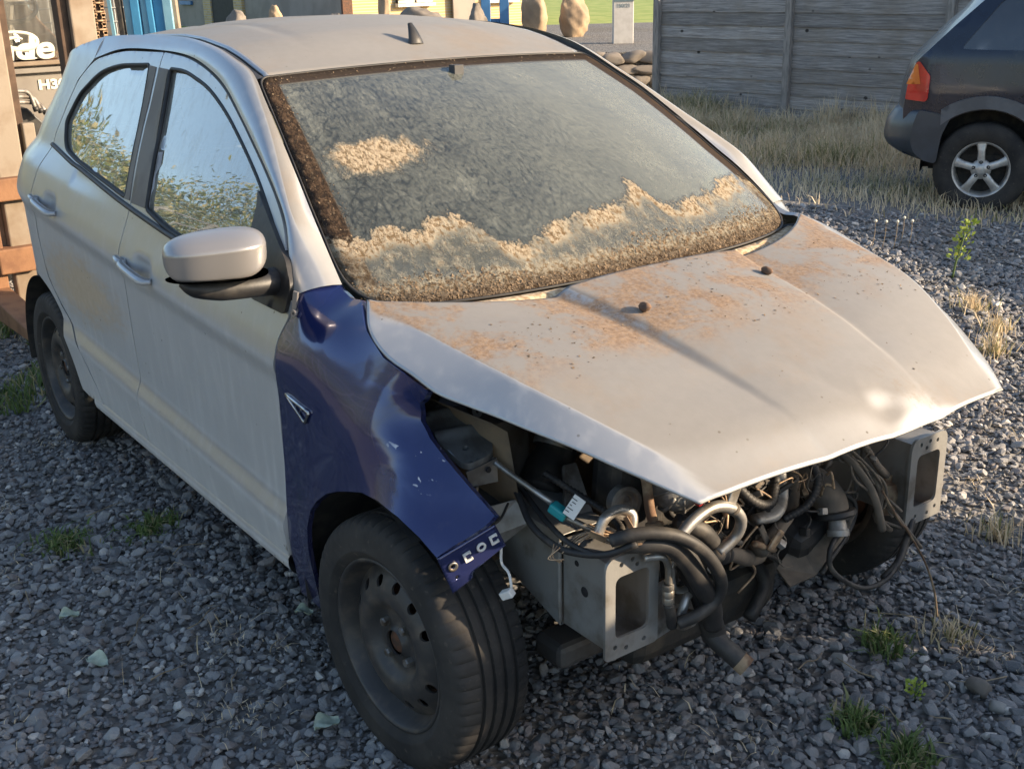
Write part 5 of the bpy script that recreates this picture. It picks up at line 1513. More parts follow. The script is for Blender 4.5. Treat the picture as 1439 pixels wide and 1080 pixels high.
for i, (dp, la, s, lb, mt) in enumerate(BL):
    me = boulder(100 + i, s, 4); me.materials.append(MT[mt])
    o = link(bpy.data.objects.new('boulder', me)); o.location = yp(dp, la, .50 + s[2] * .80)
    o.rotation_euler = (0, 0, i * 1.3)
    tag(o, lb, 'boulder', 'boulders set along the raised bed')
# low dry-stone edging of the bed
W_ = empty('stone_wall', yp(17.8, 2.0, 0)); tag(W_, 'low dark rubble wall edging the raised bed', 'wall')
for k in range(30):
    me = boulder(300 + k % 5, (random.uniform(.20, .32), .12, random.uniform(.08, .12)), 3); me.materials.append(MT['boulder2'])
    o = link(bpy.data.objects.new('stone', me), W_)
    row = k % 3; c = k // 3
    p = yp(17.85 + random.uniform(-.04, .04), .2 + c * .30 + row * .11, .08 + row * .165) - Vector(W_.location)
    o.location = p; o.rotation_euler = (random.uniform(-.3, .3), random.uniform(-.3, .3), YAW + 1.57)
# white cabinet with lettering
def text_mesh(body, size, m, name, parent, mat4, offset=0.0, shear=0.0, extrude=.002, sx=1.0):
    cu = bpy.data.curves.new('letters', 'FONT'); cu.body = body; cu.size = size; cu.offset = offset; cu.shear = shear; cu.extrude = extrude
    t = bpy.data.objects.new('letters', cu); COL.objects.link(t)
    dg = bpy.context.evaluated_depsgraph_get(); dg.update()
    me = bpy.data.meshes.new_from_object(t.evaluated_get(dg)); COL.objects.unlink(t); bpy.data.objects.remove(t)
    me.name = name; me.materials.clear(); me.materials.append(m)
    o = link(bpy.data.objects.new(name, me), parent)
    o.matrix_basis = mat4 @ Matrix.Diagonal((sx, 1, 1, 1))
    return o
def face_mat(loc, right, up=(0, 0, 1)):
    r0 = Vector(right).normalized(); u0 = Vector(up); n0 = r0.cross(u0)
    mm = Matrix((r0, u0, n0)).transposed().to_4x4(); mm.translation = Vector(loc)
    return mm
cb = yp(20, 1.98, .44)
CABI = empty('utility_cabinet', cb, math.atan2(vr.y, vr.x)); tag(CABI, 'narrow white utility cabinet with grey lettering beside the fence post', 'cabinet')
b = MB().box((0, 0, .60), (.33, .22, 1.12)).build('body', MT['cabinet'], CABI, bev=.01)
MB().box((0, 0, .02), (.30, .20, .08)).build('plinth', MT['concrete'], CABI)
pl = MB().box((0, -.115, .82), (.326, .006, .22)).build('name_plate', MT['slate'], CABI)
MB().box((.03, -.120, .775), (.19, .004, .055)).build('plate_strip', MT['white'], CABI)
text_mesh('150/21', .085, MT['slate'], 'lettering', CABI, face_mat((-.125, -.113, .62), (1, 0, 0)), 0, 0, .001)
# blue posts
GT = empty('blue_gate_frame', yp(22, -.12, .5), math.atan2(vr.y, vr.x)); tag(GT, 'pair of bright blue steel posts with a low blue plate', 'gate')
for dx in (-.16, .17): MB().box((dx, 0, .6), (.17, .12, 1.3)).build('post', MT['gateblue'], GT, bev=.01)
MB().box((-.03, .03, .18), (.20, .05, .34)).build('plate', MT['gateblue'], GT, bev=.006)
MB().box((.085, .0, .18), (.10, .05, .34)).build('plate', MT['gateblue'], GT, bev=.006)
# buildings
BD = empty('brick_building', (-27, 13.85, 0)); tag(BD, 'yellow brick building with white window sills and a grey rendered side', 'building')
m = MB(); m.box((-6.1, 3.1, 2.0), (12, 6.2, 4.0)); w = m.build('wall', MT['brick'], BD)
MB().box((-6.2, -.04, 2.0), (12.2, .06, 4.0)).build('rendered_wall', MT['plaster'], BD)
MB().box((.06, -.05, 2.0), (.10, .30, 4.0)).build('corner_pilaster', MT['rust'], BD, bev=.01)
for y0, y1 in ((1.55, 2.65), (4.45, 5.55)):
    f_ = MB().box((-.02, (y0 + y1) / 2, 1.45), (.10, y1 - y0, 1.2)).build('window', MT['dark'], BD)
    MB().box((.06, (y0 + y1) / 2, .80), (.16, y1 - y0 + .12, .09)).build('sill', MT['sill'], f_, bev=.008)
    MB().box((.03, (y0 + y1) / 2, .89), (.06, y1 - y0, .07)).build('window_frame', MT['sill'], f_)
    MB().box((.03, (y0 + y1) / 2, 1.45), (.06, .06, 1.2)).build('window_frame', MT['sill'], f_)
MB().box((.05, 3.70, 2.0), (.06, .75, 4.0)).build('shaded_band', MT['plaster'], BD)  # grey strip standing in for a shaded stretch of the brick wall
MB().box((-7.98, -.10, 1.1), (1.75, .06, 2.2)).build('doorway', MT['dark'], BD)
for xx in (-9.2, -6.75): MB().box((xx, -.12, 1.1), (.62, .10, 2.2)).build('door_pier', MT['brick'], BD)
MB().box((-11.1, -.12, .83), (1.0, .08, .12)).build('name_board', MT['gateblue'], BD)

# ================================================================== blue steel and mesh beyond the lift truck
rk0 = Vector((-10.3, 2.55, 0)); ra = math.atan2(vr.y, vr.x)
RK = empty('steel_rack', rk0, ra); tag(RK, 'upright blue and pale blue steel sections stacked together', 'steel rack')
for k, (x, w_, mt, lz) in enumerate(((-.30, .05, 'liner', 0), (-.235, .07, 'paleblue', .5), (-.155, .085, 'tealblue', .8), (-.055, .07, 'paleblue', .2), (.02, .06, 'tealblue', -.3), (.095, .10, 'tealblue', 0), (.185, .09, 'paleblue', .4), (.255, .06, 'beige', -.2))):
    o = MB().box((0, 0, 1.05), (w_, .09, 2.1)).build('steel_section', MT[mt], RK, bev=.006)
    o.location = (x, .04 * (k % 2), 0); o.rotation_euler = (0, R(-1.5 + lz), 0)
CG = empty('mesh_cage', (-11.2, 2.0, 0), ra); tag(CG, 'grey wire mesh cage with pale blue uprights', 'cage')
for x in (-.45, .05, .42): MB().box((x, 0, 1.0), (.035, .035, 2.0), (0, R(-2), 0)).build('upright', MT['paleblue'], CG)
for k in range(13): MB().tube([(-.7, 0, .15 + k * .14), (.6, 0, .15 + k * .14)], .005, 5, 2).build('wire', MT['galv'], CG, True)
for k in range(12): MB().tube([(-.7 + k * .115, .006, .05), (-.7 + k * .115, .006, 1.95)], .004, 5, 2).build('wire', MT['galv'], CG, True)
MB().box((0, .35, .8), (1.3, .05, 1.7)).build('back_sheet', MT['plaster'], CG)

# ================================================================== lift truck
FK = empty('forklift', (-4.9, -.1, 0)); tag(FK, 'dusty beige forklift with rusty fork and lift chains', 'forklift')
fo = Vector((-4.9, -.1, 0))
def fk(m, name, mat, bev=0, smooth=False, parent=None):
    o = m.build(name, MT[mat], parent or FK, smooth, bev)
    if parent is None:
        o.data.transform(Matrix.Translation(-fo))
    else:
        o.data.transform(Matrix.Translation(-fo))
    return o
mu = fk(MB().box((-4.42, -.425, 1.15), (.10, .13, 2.3)), 'mast_upright', 'beige', .008)
fk(MB().box((-4.47, -.34, 1.15), (.10, .045, 2.3)), 'mast_channel', 'darkbrown', .004)
fk(MB().box((-4.42, .045, 1.15), (.10, .125, 2.3)), 'mast_upright', 'beige', .008)
fk(MB().box((-4.46, -.042, 1.15), (.10, .050, 2.3)), 'mast_channel', 'darkbrown', .004)
fk(MB().box((-4.52, -.55, 1.15), (.06, .05, 2.3)), 'mast_channel', 'darkbrown', .004)
fk(MB().box((-4.45, -.50, .55), (.03, .018, .60)), 'chain_guard', 'beige', .003)
fk(MB().box((-4.40, -.305, .86), (.05, .06, .32)), 'roller_block', 'beige', .006)
def chain(y, z0, z1, x=-4.40):
    c = fk(MB().box((x - .02, y, (z0 + z1) / 2), (.012, .05, z1 - z0)), 'lift_chain', 'darkbrown')
    k = 0; z = z0
    while z < z1:
        for s in (-1, 1):
            m = MB()
            for q in (-.016, .016):
                m.lathe([(.0, 0), (.0135, 0), (.0135, .007), (0, .007)], 12, axis_matrix((x + .002 - (k % 2) * .006, y + s * .022, z + .016 + q), (1, 0, 0)))
            m.box((x + .0055 - (k % 2) * .006, y + s * .022, z + .016), (.007, .017, .032))
            fk(m, 'chain_link', 'chain', 0, False, c)
        fk(MB().tube([(x + .012, y - .03, z), (x + .012, y + .03, z)], .0055, 8, 2), 'chain_pin', 'chain', 0, True, c)
        z += .044; k += 1
chain(.135, 1.15, 1.85); chain(-.452, .28, .66)
fk(MB().box((-4.36, -.52, .705), (.09, .34, .115)), 'carriage_bar', 'rustbeam', .008)
fk(MB().box((-4.36, -.47, .34), (.10, .20, .13)), 'carriage_foot', 'rustbeam', .008)
m = MB(); m.prism([(-4.42, -.655, .075), (-3.42, -.655, .12), (-3.42, -.655, .165), (-4.42, -.655, .20)], (0, 1, 0), .125)
fk(m, 'fork_blade', 'rustbeam', .006)
m = MB(); m.box((-4.39, -.592, .42), (.06, .125, .64)); fk(m, 'fork_shank', 'rustbeam', .006)
# body, window, lettering
fk(MB().box((-5.9, .10, .72), (1.2, 1.30, 1.05)), 'body', 'beige2', .03)
fk(MB().box((-5.28, .05, 1.255), (.06, .92, .025)), 'body_ledge', 'beige', .005)
fk(MB().box((-5.285, .05, 1.215), (.05, .92, .030)), 'body_ledge', 'beige2', .005)
fk(MB().box((-5.35, .05, 1.75), (.012, .62, .95)), 'cab_window', 'cabglass')
for y in (-.30, .265): fk(MB().box((-5.36, y, 1.75), (.07, .07, 1.0), (0, 0, 0)), 'cab_post', 'darkbrown', .01)
fk(MB().box((-5.9, .0, 2.28), (1.2, .95, .06)), 'cab_roof', 'beige2', .01)
for y in (-.42, .5): fk(MB().box((-6.4, y, 1.75), (.08, .08, 1.05)), 'cab_post', 'darkbrown', .01)
m = MB(); mm = axis_matrix((-5.62, -.02, 1.58), (.6, 0, .8))
m.tube([mm @ Vector((.17 * math.cos(a), .17 * math.sin(a), 0)) for a in np.linspace(0, 2 * math.pi, 25)], .014, 8, 0)
m.tube([mm @ Vector((.16, 0, 0)), mm @ Vector((-.16, 0, 0))], .012, 6, 2)
m.tube([mm @ Vector((0, 0, 0)), mm @ Vector((0, 0, -.3))], .03, 8, 2)
fk(m, 'steering_wheel', 'black', 0, True)
fk(MB().tube([(-5.66, .07, 1.58), (-5.62, .09, 1.42), (-5.55, .12, 1.27)], [.03, .10, .16], 14, 5), 'column_cover', 'rustbeam', 0, True)
fk(MB().box((-6.25, 0, 1.45), (.15, .50, .55)), 'seat_back', 'beige2', .05)
T = text_mesh('Linde', .178, MT['cream'], 'lettering', FK, face_mat(Vector((-5.252, -.375, 1.283)) - fo, (0, 1, 0)), .005, .12, .003, 1.26)
sw = [(-.245, 1.372), (-.20, 1.412), (-.12, 1.432), (-.03, 1.425), (.02, 1.400), (.030, 1.370), (.0, 1.345), (-.06, 1.336), (-.12, 1.345), (-.150, 1.370), (-.125, 1.395), (-.08, 1.402), (-.045, 1.392)]
m = MB(); P = catmull(np.array([(-5.262, y, z) for y, z in sw]), 6); wd = np.interp(np.linspace(0, 1, len(P)), [0, .25, .5, .75, 1], [.004, .010, .019, .013, .005])
fk(m.tube(P, wd, 8, 0, True, 1.0), 'logo_swirl', 'cream', 0, True)
text_mesh('H30', .075, MT['cream'], 'lettering', FK, face_mat(Vector((-5.296, .012, 1.105)) - fo, (0, 1, 0)), .003, 0, .002, 1.25)
for k in range(3):
    z = 1.125 - .03 * k
    fk(MB().tube([(-5.0, -.33, z), (-5.0, -.20, z + .005), (-5.0, -.125 + .02 * k, z - .01), (-4.98, -.105 + .025 * k, z - .09 + .02 * k)], .012, 10, 7), 'hydraulic_hose', 'castalu', 0, True)
    fk(MB().tube([(-4.98, -.105 + .025 * k, z - .085 + .02 * k), (-4.98, -.100 + .025 * k, z - .11 + .02 * k)], .016, 10, 2), 'hose_fitting', 'black', 0, True)
m = MB(); m.prism([(-5.05, -.34, 1.03), (-5.05, -.13, 1.03), (-5.05, .0, .88), (-5.05, -.10, .78), (-5.05, -.34, .80)], (-1, 0, 0), .2)
fk(m, 'tilt_cover', 'black', .008)
fk(MB().tube([(-4.95, -.30, 1.27), (-4.95, -.235, 1.14)], .03, 8, 2), 'lever_boot', 'black', 0, True)
for y in (-.42, .50):
    fk(MB().lathe([(.0, -.1), (.20, -.1), (.29, -.09), (.30, -.07), (.30, .07), (.29, .09), (.18, .1), (.15, .06), (0, .06)], 40, axis_matrix((-5.35, y, .30), (0, -1 if y < 0 else 1, 0))), 'tyre', 'rubber', 0, True)

# ================================================================== dark blue estate car by the fence
EO = Vector((-3.25, 6.45, -.215)); ef = Vector((.86, .51, 0)).normalized(); en = Vector((ef.y, -ef.x, 0))
EC = empty('estate_car', EO); tag(EC, 'dark blue off road car with grey wheel arch cladding and alloy wheels', 'car')
EW = 1.66
def ew(a, b, h): return ef * a + en * b + Vector((0, 0, h))         # relative to EC
def tum(h): return np.interp(h, [.3, .6, .95, 1.22, 1.45, 1.70, 1.75], [-.02, .03, .035, .015, -.06, -.17, -.24])
def eside(nearside, off=0.0):
    s = 1 if nearside else -1
    def f(p):
        b = tum(p[:, 1]) + off
        rear = np.clip(-.35 - p[:, 0], 0, 1); b = b - .9 * rear ** 2
        bb = b if nearside else -EW - b
        return np.c_[ef.x * p[:, 0] + en.x * bb, ef.y * p[:, 0] + en.y * bb, p[:, 1]]
    return f
def earc(c, r, a0, a1, n=18): return [(c + r * math.cos(t), .36 + r * math.sin(t)) for t in np.linspace(R(a0), R(a1), n)]
body = [(-.60, .46), (-.62, .80), (-.60, 1.0), (-.55, 1.17), (-.30, 1.43), (-.03, 1.69), (.10, 1.715), (.6, 1.735), (1.2, 1.725), (1.45, 1.69), (2.05, 1.24), (2.6, 1.17), (3.05, 1.05), (3.18, .85), (3.18, .45)] + earc(2.62, .46, 8, 172) + [(.47, .40)] + earc(0, .46, 4, 172)
qg = [(-.235, 1.265), (.275, 1.255), (.285, 1.635), (.04, 1.63)]
rg = [(.38, 1.252), (1.12, 1.245), (1.08, 1.65), (.375, 1.645)]
fg = [(1.20, 1.245), (1.90, 1.245), (1.45, 1.62), (1.18, 1.65)]
for ns in (True, False):
    s = 1 if ns else -1
    panel('side_panel', body, eside(ns), MT['navy'], EC, .05, [round_poly(q, .04, 4) for q in (qg, rg, fg)], tuple(-en * .02 * s))
    for q in (qg, rg, fg):
        panel('side_window', shrink(np.array(q), -.008), eside(ns, -.010), MT['tint'], EC, .08)
    for c in (0, 2.62):
        ol = earc(c, .565, 4, 126 if c == 0 else 176) + earc(c, .470, 134 if c == 0 else 176, 8)
        panel('arch_cladding', ol, eside(ns, .030), MT['clad'], EC, .03, (), tuple(-en * .05 * s))
    panel('sill_cladding', [(.47, .36), (2.15, .36), (2.12, .56), (.50, .56)], eside(ns, .028), MT['clad'], EC, .06, (), tuple(-en * .05 * s))
prof = body[:15]
V, F = grid(lambda p, w: tuple(eside(True)(np.array([p]))[0] * (1 - w) + eside(False)(np.array([p]))[0] * w + np.array([-.10 * 4 * w * (1 - w) * (1 if p[0] < -.02 else 0) * ef.x, -.10 * 4 * w * (1 - w) * (1 if p[0] < -.02 else 0) * ef.y, .02 * 4 * w * (1 - w) if p[1] > 1.6 else 0])), [np.array(p) for p in resample(np.array(prof), 60)], np.linspace(0, 1, 11))
obj('roof_and_ends', V, F, MT['navy'], EC)
for (c, h0) in ((.326, 0),):
    for P in ([(.315, 1.70), (.305, 1.25), (.30, 1.15), (.26, .98), (.235, .92)],):
        MB().tube(eside(True, .001)(np.array(P)), .004, 5, 4).build('door_gap', MT['seal'], EC, True)
# bumper
bp = round_poly([(-.70, .56), (-.685, .70), (-.63, .81), (-.25, .772), (-.325, .60), (-.36, .40), (-.52, .42), (-.65, .48)], .04, 5)
V = []; k = len(bp)
for w in np.linspace(0, 1, 13):
    b = .055 - w * (EW + .11); ins = .16 * (abs(2 * w - 1) ** 6)
    for a, h in bp: V.append(tuple(ew(a + ins * np.interp(a, [-.7, -.3], [1, 0]) - .10 * (1 - ins / .16) * np.interp(a, [-.7, -.45], [1, 0]), b, h)))
F = [(i * k + j, i * k + (j + 1) % k, (i + 1) * k + (j + 1) % k, (i + 1) * k + j) for i in range(12) for j in range(k)] + [tuple(range(k))[::-1], tuple(12 * k + j for j in range(k))]
o = obj('rear_bumper', V, F, MT['bumper'], EC, True); e = o.modifiers.new('es', 'EDGE_SPLIT'); e.split_angle = R(30)
# tail lamps
for ns in (True, False):
    s = 1 if ns else -1
    lp = panel('tail_lamp', round_poly([(-.612, .885), (-.60, 1.0), (-.55, 1.165), (-.525, 1.175), (-.435, 1.065), (-.44, .89), (-.46, .872)], .012, 3), eside(ns, .016), MT['lampred'], EC, .02, (), tuple(-en * .03 * s))
    panel('lamp_lens', [(-.612, 1.0), (-.553, 1.155), (-.535, 1.150), (-.505, 1.005)], eside(ns, .020), MT['lampamber'], lp, .03)
# five-spoke wheels
def estate_wheel():
    w = MB(); w.lathe([(.225, .07), (.224, .085), (.216, .090), (.205, .085), (.195, .06), (.185, .0), (.19, -.08), (.22, -.10)], 56)
    rim = w.build('wheel', MT['alloy'], None, True)
    for k in range(5):
        a = 2 * math.pi * k / 5 + math.pi / 2; ca, sa = math.cos(a), math.sin(a)
        m = MB()
        P = []
        for r, hw, z in ((.045, .030, .075), (.09, .028, .082), (.14, .027, .080), (.18, .034, .072), (.203, .048, .066)):
            P.append((r, hw, z))
        V = []
        for r, hw, z in P:
            for (t, dz) in ((-hw, -.03), (-hw, 0), (-hw * .6, .008), (hw * .6, .008), (hw, 0), (hw, -.03)):
                V.append((r * ca - t * sa, r * sa + t * ca, z + dz))
        F = [(i * 6 + j, i * 6 + (j + 1) % 6, (i + 1) * 6 + (j + 1) % 6, (i + 1) * 6 + j) for i in range(4) for j in range(6)]
        obj('spoke', V, F, MT['alloy'], rim, True)
        a2 = a + math.pi / 5 * 0
        c = (.058 * ca, .058 * sa, .080)
        MB().lathe([(.014, 0), (.0145, .006), (.010, .008), (.0, .003)], 12, axis_matrix(c, (0, 0, 1))).build('wheel_nut', MT['black'], rim, True)
    MB().lathe([(.078, .05), (.074, .080), (.040, .086), (.034, .094), (.03, .096), (0, .096)], 30).build('hub_cap', MT['alloy'], rim, True)
    MB().lathe([(0, -.03), (.19, -.03)], 30).build('brake_disc', MT['liner'], rim, True)
    MB().lathe([(.215, -.09), (.25, -.112), (.31, -.115), (.345, -.10), (.357, -.08), (.36, 0), (.357, .08), (.345, .10), (.31, .115), (.25, .112), (.215, .09)], 64).build('tyre', MT['rubber'], rim, True)
    return rim
E0 = estate_wheel()
def pw(w, a, ns, spin):
    b = -.085 if ns else -EW + .085
    nz = en if ns else -en
    xx = ef if ns else -ef
    M_ = Matrix((xx, Vector((0, 0, 1)), nz)).transposed().to_4x4() if False else Matrix((nz.cross(Vector((0, 0, 1))) * -1, Vector((0, 0, 1)), nz)).transposed().to_4x4()
    M_.translation = ew(a, b, .36)
    w.matrix_basis = M_ @ Matrix.Rotation(spin, 4, 'Z'); w.parent = EC
pw(E0, 0, True, .06)
for a, ns in ((2.62, True), (0, False), (2.62, False)): pw(copy_tree(E0, EC), a, ns, .3 + a)
for c in (0, 2.62):
    ths = np.linspace(R(-5), R(185), 24)
    for b0, b1 in ((.02, -.30), (-EW - .02, -EW + .30)):
        V, F = grid(lambda t, b: tuple(ew(c + .455 * math.cos(t), b, .36 + .455 * math.sin(t))), ths, [b0, b1])
        kk = len(V); V += [tuple(ew(c + .455 * math.cos(t), b1, .36 + .455 * math.sin(t))) for t in ths]; F.append(tuple(range(kk, kk + 24)))
        obj('arch_liner', V, F, MT['liner'], EC)
o = MB().box((0, 0, 0), (3.4, EW - .2, .12)).build('floor_pan', MT['liner'], EC); o.matrix_basis = Matrix((ef, -en, Vector((0, 0, 1)))).transposed().to_4x4(); o.location = ew(1.3, -EW / 2, .40)
for a, h in ((.75, .95), (1.6, .95)):
    o = MB().box((0, 0, 0), (.15, 1.3, .75)).build('seat_row', MT['seat'], EC, bev=.05); o.matrix_basis = Matrix((ef, -en, Vector((0, 0, 1)))).transposed().to_4x4(); o.location = ew(a, -EW / 2, h)

# ================================================================== outside the picture: added shadow casters, then hedge and railing
# unseen block stack added right of the car to shade the gravel before it
CW = empty('shade_blocks', (1.9, 2.6, 0), R(-46)); tag(CW, 'unseen stack of concrete blocks added to shade the gravel', 'block stack')
for r_i in range(3):
    for k in range(1 if r_i == 2 else 0, 5):
        hb = .545 if r_i < 2 else .395
        o = MB().box((0, 0, 0), (.78, .55, hb)).build('block', MT['concrete'], CW, bev=.02)
        o.location = (.12 + .80 * k + (.0 if r_i == 0 else .03), 0, .55 * r_i + hb / 2)
for k in range(2, 5):
    o = MB().box((0, 0, 0), (.78, .55, .19)).build('slab', MT['concrete'], CW, bev=.02)
    o.location = (.13 + .80 * k, 0, 1.50 + .095)
# unseen container added farther along the fence to cast shade over the verge
SX = empty('shade_container', (4.0, 9.55, -.2), R(-24)); tag(SX, 'unseen corrugated container added to shade the verge', 'container')
m = MB()
n_ = 44; V = []; F = []
per = [(-2.6, -1.2), (2.6, -1.2), (2.6, 1.2), (-2.6, 1.2)]
for (xa, ya), (xb, yb) in zip(per, per[1:] + per[:1]):
    L_ = math.hypot(xb - xa, yb - ya); nx, ny = (yb - ya) / L_, -(xb - xa) / L_
    k = int(L_ / .09); b = len(V)
    for i in range(k + 1):
        off = .0 if (i // 2) % 2 else -.035
        V += [(xa + (xb - xa) * i / k + nx * off, ya + (yb - ya) * i / k + ny * off, .12), (xa + (xb - xa) * i / k + nx * off, ya + (yb - ya) * i / k + ny * off, 2.45)]
    F += [(b + 2 * i, b + 2 * i + 2, b + 2 * i + 3, b + 2 * i + 1) for i in range(k)]
obj('corrugated_wall', V, F, MT['container'], SX, False)
MB().box((0, 0, 2.50), (5.3, 2.5, .10)).build('roof', MT['container'], SX, bev=.01)
MB().box((0, 0, .06), (5.3, 2.5, .12)).build('base', MT['container'], SX, bev=.01)
for x in (-2.62, 2.62):
    for y in (-1.22, 1.22): MB().box((x, y, 1.28), (.10, .10, 2.5)).build('corner_post', MT['container'], SX, bev=.01)
# hedge and steel railing along the near side of the yard (mirrored in the side windows)
n = 170000
HP = np.array([(-2.5, -9.6), (-8, -8.0), (-15, -5.6), (-25, -3.0)])
tt = RNG.uniform(0, 1, n)
hx = np.interp(tt, [0, .3, .6, 1], HP[:, 0]); hy = np.interp(tt, [0, .3, .6, 1], HP[:, 1])
Z = RNG.beta(1.2, 1.1, n) * (3.8 + .4 * np.sin(hx * .9) + .3 * np.sin(hx * 2.7))
hd = blades('hedge', np.c_[hx, hy + RNG.normal(0, .4, n), Z], RNG.uniform(.05, .10, n), MT['hedge'], .013, 1.2, np.clip(RNG.normal(.45, .28, n), 0, 1))
tag(hd, 'loose yellow green hedge along the near side of the yard', 'hedge', None, 'stuff')
RL = empty('steel_railing', (-2.2, -8.6, 0)); tag(RL, 'tall galvanised steel palisade in front of the hedge', 'railing')
for k in range(26):
    t = k / 25
    x = np.interp(t, [0, .3, .6, 1], HP[:, 0]) + 2.2 + .3; y = np.interp(t, [0, .3, .6, 1], HP[:, 1]) + 8.6 + 1.0
    MB().box((x, y, 1.25), (.07, .06, 2.5)).build('post', MT['galv'], RL)
for z in (.5, 1.9, 2.4):
    MB().tube([(HP[i, 0] + 2.5, HP[i, 1] + 9.6, z) for i in range(4)], .035, 6, 0).build('rail', MT['galv'], RL)
# ================================================================== litter and plants
def flake_mesh(name, pts, nrm, size, m, parent=None, thick=.5):
    """small crumpled flakes lying on a surface, one mesh"""
    V = []; F = []
    for p, n0, s in zip(pts, nrm, size):
        n0 = Vector(n0); a = n0.orthogonal().normalized(); b = n0.cross(a)
        t = random.uniform(0, 6.28); e1 = a * math.cos(t) + b * math.sin(t); e2 = n0.cross(e1)
        k = len(V); tl = random.uniform(-.6, .6)
        c = Vector(p) + n0 * s * .25
        q = [c + e1 * s + n0 * s * tl, c + e2 * s * random.uniform(.4, .9) + n0 * s * random.uniform(0, thick), c - e1 * s * random.uniform(.6, 1.1) - n0 * s * tl * .5, c - e2 * s * random.uniform(.4, .9)]
        V += [tuple(x) for x in q]; F += [(k, k + 1, k + 2), (k, k + 2, k + 3)]
    return obj(name, V, F, m, parent, False)
random.seed(31)
# moss crust standing proud on the lower windscreen
def screen_samples(n, wfun):
    out = []
    while len(out) < n:
        u, v = random.uniform(-.985, .985), random.random()
        if random.random() < wfun(u, v): out.append((u, v))
    P = np.array(out)
    q = screen_pt(P); qu = screen_pt(P + [1e-3, 0]); qv = screen_pt(P + [0, 1e-3])
    nn = np.cross(qu - q, qv - q); nn /= np.linalg.norm(nn, axis=1)[:, None]
    nn[nn[:, 2] < 0] *= -1
    return q, nn
def w_low(u, v):
    if abs(u) > .9 and v < .10 - (1 - abs(u)) * .6: return 0
    lim = .125 + .03 * math.sin(u * 9 + 1) + .035 * math.sin(u * 4.3) + .06 * max(0, u - .4)
    return max(0, 1 - (v / lim) ** 3) if v > .012 else 0
q, nn = screen_samples(3000, w_low)
o = flake_mesh('moss_crust', q, nn, [random.uniform(.0012, .0046) for _ in q], MT['moss'])
tag(o, 'crust of dried brown moss along the lower edge of the windscreen', 'moss', None, 'stuff')
q, nn = screen_samples(1300, lambda u, v: 1.0 if (abs(v - .03) < .025 or (u < -.90 and .08 < v < .97 and random.random() < .35) or (v > .962 and random.random() < .25)) else 0)
o = flake_mesh('leaf_litter', q, nn, [random.uniform(.0012, .0034) for _ in q], MT['moss'])
tag(o, 'pale crumbs of leaf litter round the windscreen border', 'litter', None, 'stuff')
# crumbs on the bonnet
P = []; NN = []
while len(P) < 420:
    x = random.uniform(.0, .34) if random.random() < .93 else random.uniform(.3, .62); y = random.uniform(-.56, .62)
    cl = math.sin(x * 21 + 3 * math.sin(y * 5)) + math.sin(y * 13 + x * 6)
    if random.random() > .30 + .35 * cl: continue
    h = hood_z(x, y)
    if h[0] is None: continue
    P.append(h[0]); NN.append(h[1] if h[1].z > 0 else -h[1])
o = flake_mesh('moss_crumbs', P, NN, [random.choice((.0010, .0014, .0018, .0026, .0040)) for _ in P], MT['moss'])
tag(o, 'dry moss crumbs scattered over the stained bonnet', 'litter', None, 'stuff')
for k, (x, y, s, lb) in enumerate(((.186, -.205, .0125, 'small brown stone on the bonnet near the raised centre crease'), (.150, .222, .0115, 'small brown stone on the far side of the bonnet'))):
    me = boulder(507 + k, (s * 1.5, s * .95, s * .9), 3); me.materials.append(MT['tinstone'])
    o = link(bpy.data.objects.new('pebble', me)); h = hood_z(x, y); o.location = h[0] + Vector((0, 0, s * .75))
    tag(o, lb, 'stone', 'stones lying on the bonnet')
# fallen leaves
def leaf(x, y, L_, rz, lb):
    V, F = grid(lambda a, b: (L_ * (a - .5), L_ * .42 * b * math.sin(math.pi * min(.98, max(.02, a))) ** .7, .020 + .010 * b * b + .008 * math.sin(a * 5) + .004 * math.sin(b * 4 + a * 9)), np.linspace(0, 1, 9), np.linspace(-1, 1, 7))
    o = obj('fallen_leaf', V, F, MT['leaf'], None, True); o.location = (x, y, .006); o.rotation_euler = (R(4), R(-3), rz)
    tag(o, lb, 'leaf', 'pale leaves lying on the gravel')
leaf(-.784, -1.231, .062, .6, 'pale green leaf curled up on open gravel beside the car')
leaf(-.171, -.88, .068, 1.6, 'broad pale green leaf lying next to the front tyre')
leaf(-.673, -.688, .050, 1.0, 'narrow pale leaf lying below the door sill')
leaf(-1.069, -1.22, .055, 1.5, 'thin pale leaf on the gravel beyond the curled one')
# weeds
def tuft(name, x, y, n, h, m, lb, grp, lean=.7, w=.004, spread=.05, cat='weed'):
    a = RNG.uniform(0, 6.283, n); r = np.abs(RNG.normal(0, spread, n))
    o = blades(name, np.c_[r * np.cos(a), r * np.sin(a), np.zeros(n)], RNG.uniform(.45, 1.1, n) * h, m, w, lean, RNG.uniform(0, 1, n))
    o.location = (x, y, .004)
    tag(o, lb, cat, grp); return o
tuft('grass_tuft', .592, .121, 240, .055, MT['greengrass'], 'broad green weed tuft in front of the hose end', 'weed tufts', .9, .0035, .035)
tuft('grass_tuft', .744, .103, 340, .062, MT['greengrass'], 'dense bright green tuft, the largest in the gravel', 'weed tufts', .9, .0034, .034)
tuft('grass_tuft', .417, .444, 170, .065, MT['greengrass'], 'straggly green tuft among dry stalks', 'weed tufts', .9, .003, .04)
tuft('grass_tuft', -1.553, -1.088, 260, .05, MT['greengrass'], 'flat dark green weed tuft on gravel beside the car', 'weed tufts', 1.3, .0035, .06)
tuft('grass_tuft', -1.50, -.825, 200, .05, MT['greengrass'], 'flat weed tuft close to the door sill', 'weed tufts', 1.3, .0035, .05)
n = 3200
gx_ = RNG.uniform(-4.3, -2.9, n); gy_ = RNG.uniform(-1.25, -.50, n)
